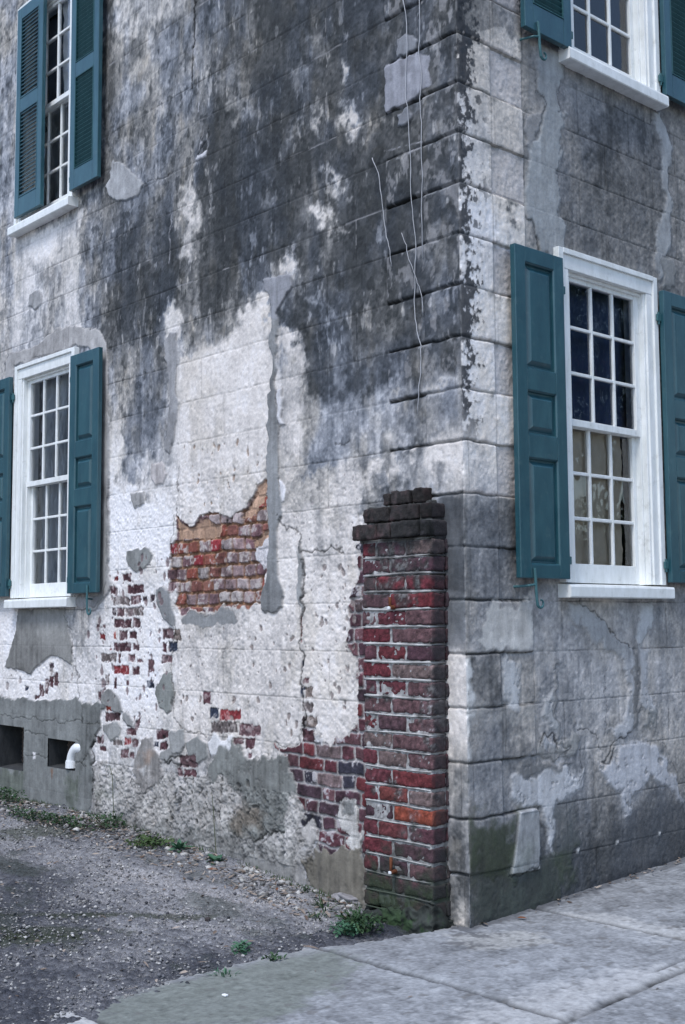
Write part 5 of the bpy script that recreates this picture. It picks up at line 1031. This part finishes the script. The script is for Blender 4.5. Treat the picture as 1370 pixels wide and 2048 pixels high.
tuft('weed_clump', *G2(130, 1650), 260, .06, .32, M_WEED, 'low weeds under the small vent with the pipe', kind='leafy', ys=.2)
m = BM()      # short grass hugging the wall foot
for k in range(1500):
    x = -.8 - 4.6*rnd.random(); y = -.01 - .05*rnd.random(); leafquad(m.bm, (x, y, surf(x, y)-.01), rnd.uniform(.02, .06), .004, rnd.random()*6.28, rnd.uniform(.9, 1.5), .2)
me = bpy.data.meshes.new('grass'); m.bm.to_mesh(me); m.bm.free(); tag(link('grass', me, M_MOSS), 'fringe of short mossy grass where the side wall meets the dirt', 'grass', kind='stuff')
m = BM()      # leaf litter
for k in range(1250):
    if k < 1000: x = -.8 - 4.6*rnd.random(); y = -.05 - .38*rnd.random()**1.3
    else: x = -.5 - 5*rnd.random(); y = -.1 - 2.1*rnd.random()
    leafquad(m.bm, (x, y, surf(x, y)+.006+.012*rnd.random()), rnd.uniform(.02, .065), rnd.uniform(.008, .02), rnd.random()*6.28, rnd.uniform(-.25, .35), rnd.uniform(-.2, .3), rnd.uniform(-.6, .6))
for k in range(60):
    y = .35 + 1.9*rnd.random()**.7; x = .02 + .07*rnd.random()**2; leafquad(m.bm, (x, y, .048*y+.008), rnd.uniform(.015, .05), rnd.uniform(.008, .016), rnd.random()*6.28, rnd.uniform(-.1, .4), .1, rnd.uniform(-.6, .6))
for k in range(45):
    x = -.1 + 1.6*rnd.random(); y = -1.8 + 3*rnd.random(); leafquad(m.bm, (x, y, .048*y+.005), rnd.uniform(.008, .03), rnd.uniform(.003, .009), rnd.random()*6.28, rnd.uniform(-.05, .2), .05, rnd.uniform(-.4, .4))
me = bpy.data.meshes.new('leaf_litter'); m.bm.to_mesh(me); m.bm.free(); tag(link('leaf_litter', me, M_DRY), 'dry leaf litter strewn along the wall foot, gravel and sidewalk', 'leaf litter', kind='stuff')
def one_leaf(x, y, L, w, yaw, label, mat=M_DRYB, z=None, pitch=.1):
    m = BM(); leafquad(m.bm, (x, y, (surf(x, y) if z is None else z)+.012), L, w, yaw, pitch, .12, .3); me = bpy.data.meshes.new('fallen_leaf'); m.bm.to_mesh(me); m.bm.free()
    tag(link('fallen_leaf', me, mat), label, 'leaf', 'fallen leaves on the ground')
one_leaf(*G2(605, 1897), .10, .016, .3, 'long tan fallen leaf on dark gravel below the weeds', M_DRY)
one_leaf(*G2(553, 1780), .06, .02, -.6, 'dark red brown leaf on pale dirt mid lot')
one_leaf(*G2(415, 1742), .07, .03, .5, 'brown curled leaf under the broad leaved rosette')
one_leaf(*G2(735, 1838), .09, .03, .2, 'reddish brown leaf behind the bright weed clump'); one_leaf(*G2(690, 1842), .10, .035, 2.6, 'pale brown folded leaf left of the grassy tuft', M_DRY)
x, y = GSW('0', 975, 1855); one_leaf(x, y, .07, .03, 2.8, 'pale brown curled leaf on the sidewalk at the house corner', M_DRY, .048*y); x, y = GSW('0', 1035, 1840); one_leaf(x, y, .05, .02, .6, 'small orange brown leaf against the street wall foot', M_DRYB, .048*y)
# concrete lump beside the pier, small dark stone
def lump(name, x, y, L, wd, h, yaw, c, label, cat='stone', seed=3):
    g = bmesh.new(); bmesh.ops.create_icosphere(g, subdivisions=4, radius=1); V_ = np.array([v.co for v in g.verts]); F_ = np.array([[v.index for v in f.verts] for f in g.faces]); g.free()
    V_ = np.sign(V_)*abs(V_)**.7; V_ *= (1 + .10*noise_pts(V_[:, 0]+V_[:, 2], V_[:, 1]-V_[:, 2], .5, seed, 4))[:, None]; V_ *= np.array([L, wd, h]); ca, sa = math.cos(yaw), math.sin(yaw)
    P = np.stack([V_[:, 0]*ca-V_[:, 1]*sa + x, V_[:, 0]*sa+V_[:, 1]*ca + y, V_[:, 2] + surf(x, y) + h*.35], 1)
    cc = np.array(c)*(1 + .15*noise_pts(V_[:, 0], V_[:, 1], .03, seed+1))[:, None]; tag(link(name, np_mesh(name, P, F_, np.clip(cc, .02, .6), 3), M_WALL, None, True), label, cat)
lump('concrete_chunk', *G2(703, 1803), .115, .055, .032, .15, (.22, .21, .215), 'flat broken concrete chunk lying against the foot of the pier', 'concrete chunk'); lump('stone', *G2(586, 1787), .022, .018, .016, .3, (.06, .055, .055), 'small round dark stone on pale dirt near the wall', 'stone', 5)
lump('stone', *G2(380, 1760), .02, .012, .012, 1, (.07, .075, .085), 'small dark pointed stone right of the rosette', 'stone', 6); lump('stone', *G2(415, 1840), .014, .012, .01, 1, (.06, .05, .05), 'round black stone in the middle of the sandy lot', 'stone', 7)
x, y = GSW('0', 450, 1993); 
m = BM(); m.box(-.013, .013, -.009, .009, 0, .008, .003); o = m.build('plaster_chip', M_PVC); o.location = (x, y, .048*y+.002); tag(o, 'tiny white plaster chip on the greenish concrete slab', 'chip')
# tall weed stems by the wall
def stem(p0, pts, label, leaves=0):
    m = BM(); m.tube(pts, [.0028]*(len(pts)-1) + [.0014], 5); st = m.build('tall_weed', M_STEM); tag(st, label, 'weed stem')
    if leaves:
        m = BM()
        for k in range(leaves):
            p = Vector(pts[-1]) - Vector((0, 0, .16*rnd.random())); leafquad(m.bm, p, .03, .006, rnd.random()*6.28, .4, .4)
        me = bpy.data.meshes.new('seed_head'); m.bm.to_mesh(me); m.bm.free(); link('seed_head', me, M_WEED, st)
M_STEM = paint_mat('weed_stalk', (.05, .07, .03), (.10, .10, .06), .8, 40, .1, .2)
def LWp(z_, x, y, off): a, b = LW(z_, x, y, off); return (a, -off, b)
stem(None, [LWp('N', 1300, 1500, .05), LWp('N', 1290, 1200, .05), LWp('N', 1285, 1000, .045), LWp('N', 1255, 860, .045)], 'tall thin weed stem with seed head before the rough wall base', 26)
x, y = G2(433, 1715); z = surf(x, y); stem(None, [(x, y, z), (x-.02, y, z+.15), (x-.05, y+.01, z+.30), (x-.075, y+.015, z+.40)], 'bare leaning stem rising from the broad leaved rosette')
stem(None, [LWp('N', 545, 1400, .12), LWp('N', 530, 1340, .12), LWp('N', 505, 1265, .12)], 'short dark blade stem below the smaller vent')
# dead vine stems hanging on the side wall
VINES = [('longest pale dead vine stem hanging down the wall beside the quoins', [('B', 1040, -60), ('B', 1045, 0), ('B', 1060, 80), ('B', 1070, 250), ('B', 1060, 420), ('B', 1062, 560), ('B', 1078, 700), ('B', 1085, 900), ('B', 1090, 1100), ('B', 1100, 1250), ('B', 1118, 1400), ('B', 1112, 1550), ('B', 1110, 1800), ('B', 1120, 1850), ('B', 1145, 1969), ('E', 1148, 180), ('E', 1145, 300), ('E', 1132, 420), ('E', 1125, 540)], .0026),
         ('straight thin vine stem nearest the house corner', [('B', 1137, -60), ('B', 1140, 200), ('B', 1136, 300), ('B', 1150, 430), ('B', 1141, 560), ('B', 1148, 700), ('B', 1150, 900), ('B', 1155, 1000), ('B', 1151, 1200), ('B', 1155, 1470)], .0026),
         ('short curved vine stem set apart left of the quoins', [('B', 868, 900), ('B', 888, 950), ('B', 905, 1000), ('B', 920, 1120), ('B', 935, 1250), ('B', 950, 1350), ('B', 970, 1430), ('B', 978, 1520)], .0026),
         ('fine forked vine branch crossing the longest stem low on the wall', [('B', 1035, 1330), ('B', 1065, 1400), ('B', 1075, 1480), ('B', 1100, 1530), ('B', 1122, 1600), ('B', 1140, 1650), ('B', 1155, 1700), ('B', 1156, 1800)], .0020)]
for lb, pts, r_ in VINES:
    P = []
    Q = [LW(*p, .012) for p in pts]
    for (a, b), (c_, d_) in zip(Q[:-1], Q[1:]):
        for t in (0, .33, .66): P.append((a+(c_-a)*t + rnd.uniform(-.003, .003), -.009 - rnd.uniform(0, .006), b+(d_-b)*t))
    P.append((Q[-1][0], -.008, Q[-1][1])); m = BM(); m.tube(P, [r_*rnd.uniform(.75, 1.1) for _ in P], 6); tag(m.build('dead_vine', M_VINE, None, True), lb, 'vine', 'dead vine stems on the side wall')

#==SECTION trees (across the street and the lot; seen reflected in the panes) and added screens
def tree(x, y, H, R_, seed, label, nleaf=9000):
    rn = np.random.default_rng(seed); root = tag(empty('oak_tree', (x, y, -.2)), label, 'tree', 'street trees')
    m = BM(); m.tube([(x, y, -.4), (x+.1, y, H*.2), (x-.1, y+.2, H*.45), (x+.2, y, H*.7)], [.45, .34, .26, .12], 10)
    cl = []
    for k in range(26):
        t = rn.random()*6.28; rr = R_*rn.random()**.5; e = (x+rr*math.cos(t), y+rr*math.sin(t), H*(.42+.55*rn.random()*(1-.4*rr/R_))); cl.append((e, R_*(.16+.16*rn.random())))
        if k < 12: m.tube([(x, y+.1, H*.4), (x+.5*(e[0]-x), y+.5*(e[1]-y), .5*(H*.45+e[2])), e], [.14, .09, .03], 6)
    m.build('trunk', M_BARK, root, True)
    VV = []; 
    per = nleaf//len(cl)
    for (cx, cy, cz), rr in cl:
        d = rn.standard_normal((per, 3)); d /= np.linalg.norm(d, axis=1, keepdims=True); p = np.array([cx, cy, cz]) + d*rr*rn.random((per, 1))**.4*np.array([1, 1, .6])
        a = rn.standard_normal((per, 3)); a /= np.linalg.norm(a, axis=1, keepdims=True); b_ = np.cross(a, rn.standard_normal((per, 3))); b_ /= np.linalg.norm(b_, axis=1, keepdims=True)
        L = .13*(.6+.8*rn.random((per, 1))); VV.append(np.stack([p-a*L, p+b_*L*.45, p+a*L, p-b_*L*.45], 1))
    V_ = np.concatenate(VV).reshape(-1, 3); link('crown', np_mesh('crown', V_, np.arange(len(V_)).reshape(-1, 4)), M_TREE, root)
for k, (x, y, H_, R__, lb) in enumerate([(13.0, 10.0, 12, 4.6, 'spreading oak across the street from the lower street window'), (15.0, 17.5, 14, 5.0, 'taller oak farther along the street'), (17.0, 26.0, 15, 6.0, 'broad oak at the far end of the street'),
        (24.0, 12.0, 15, 6.5, 'tall oak standing behind the nearest street oak'), (24.0, 34.0, 17, 7.5, 'largest oak where the street ends')]):
    tree(x, y, H_, R__, k+1, lb)
def horizon_screen(x0, x1, y0, y1, h, label, n=30000):  # leafy mass added out of view to keep bright horizon off the panes
    rn = np.random.default_rng(9); o = tag(empty('horizon_screen', (.5*(x0+x1), .5*(y0+y1), 0)), label, 'horizon_screen')
    b = BM(); b.box(x0+.3, x1-.3, y0+.3, y1-.3, -.5, h-.3, .1); b.build('stems', M_BARK, o)
    c = np.stack([x0 + (x1-x0)*rn.random(n), y0 + (y1-y0)*rn.random(n), (h+.4)*rn.random(n)**.9], 1); c[:n//2, 0] = x0 + .35*rn.random(n//2)
    a = rn.standard_normal((n, 3)); a /= np.linalg.norm(a, axis=1, keepdims=True); b_ = np.cross(a, rn.standard_normal((n, 3))); b_ /= np.linalg.norm(b_, axis=1, keepdims=True); L = .12
    V_ = np.stack([c-a*L, c+b_*L*.6, c+a*L, c-b_*L*.6], 1).reshape(-1, 3); link('foliage', np_mesh('foliage', V_, np.arange(len(V_)).reshape(-1, 4)), M_TREE, o)
horizon_screen(15.5, 17.0, 4.0, 70.0, 4.4, 'unseen leafy screen added across the street to block the low sky')
nb = tag(empty('pale_reflector', (-19, -15, 0)), 'unseen pale block added beyond the gravel lot to grey the pane reflections', 'house')  # pale volume added out of view so the side panes reflect grey
b = BM(); b.box(-27, -17, -34, -.5, -.5, 6.6, .02); b.build('wall', paint_mat('pale_render', (.32, .33, .34), (.42, .42, .43), .9, .6, .2, .1), nb)
b = BM(); b.box(-27.3, -16.7, -34.3, -.2, 6.6, 7.0, .05); b.build('roof', M_DARK, nb)
for k in range(8):
    for z in (1, 4): b = BM(); b.box(-16.99, -16.95, -32+4*k, -31+4*k, z, z+2); b.build('window', M_DARK, nb)
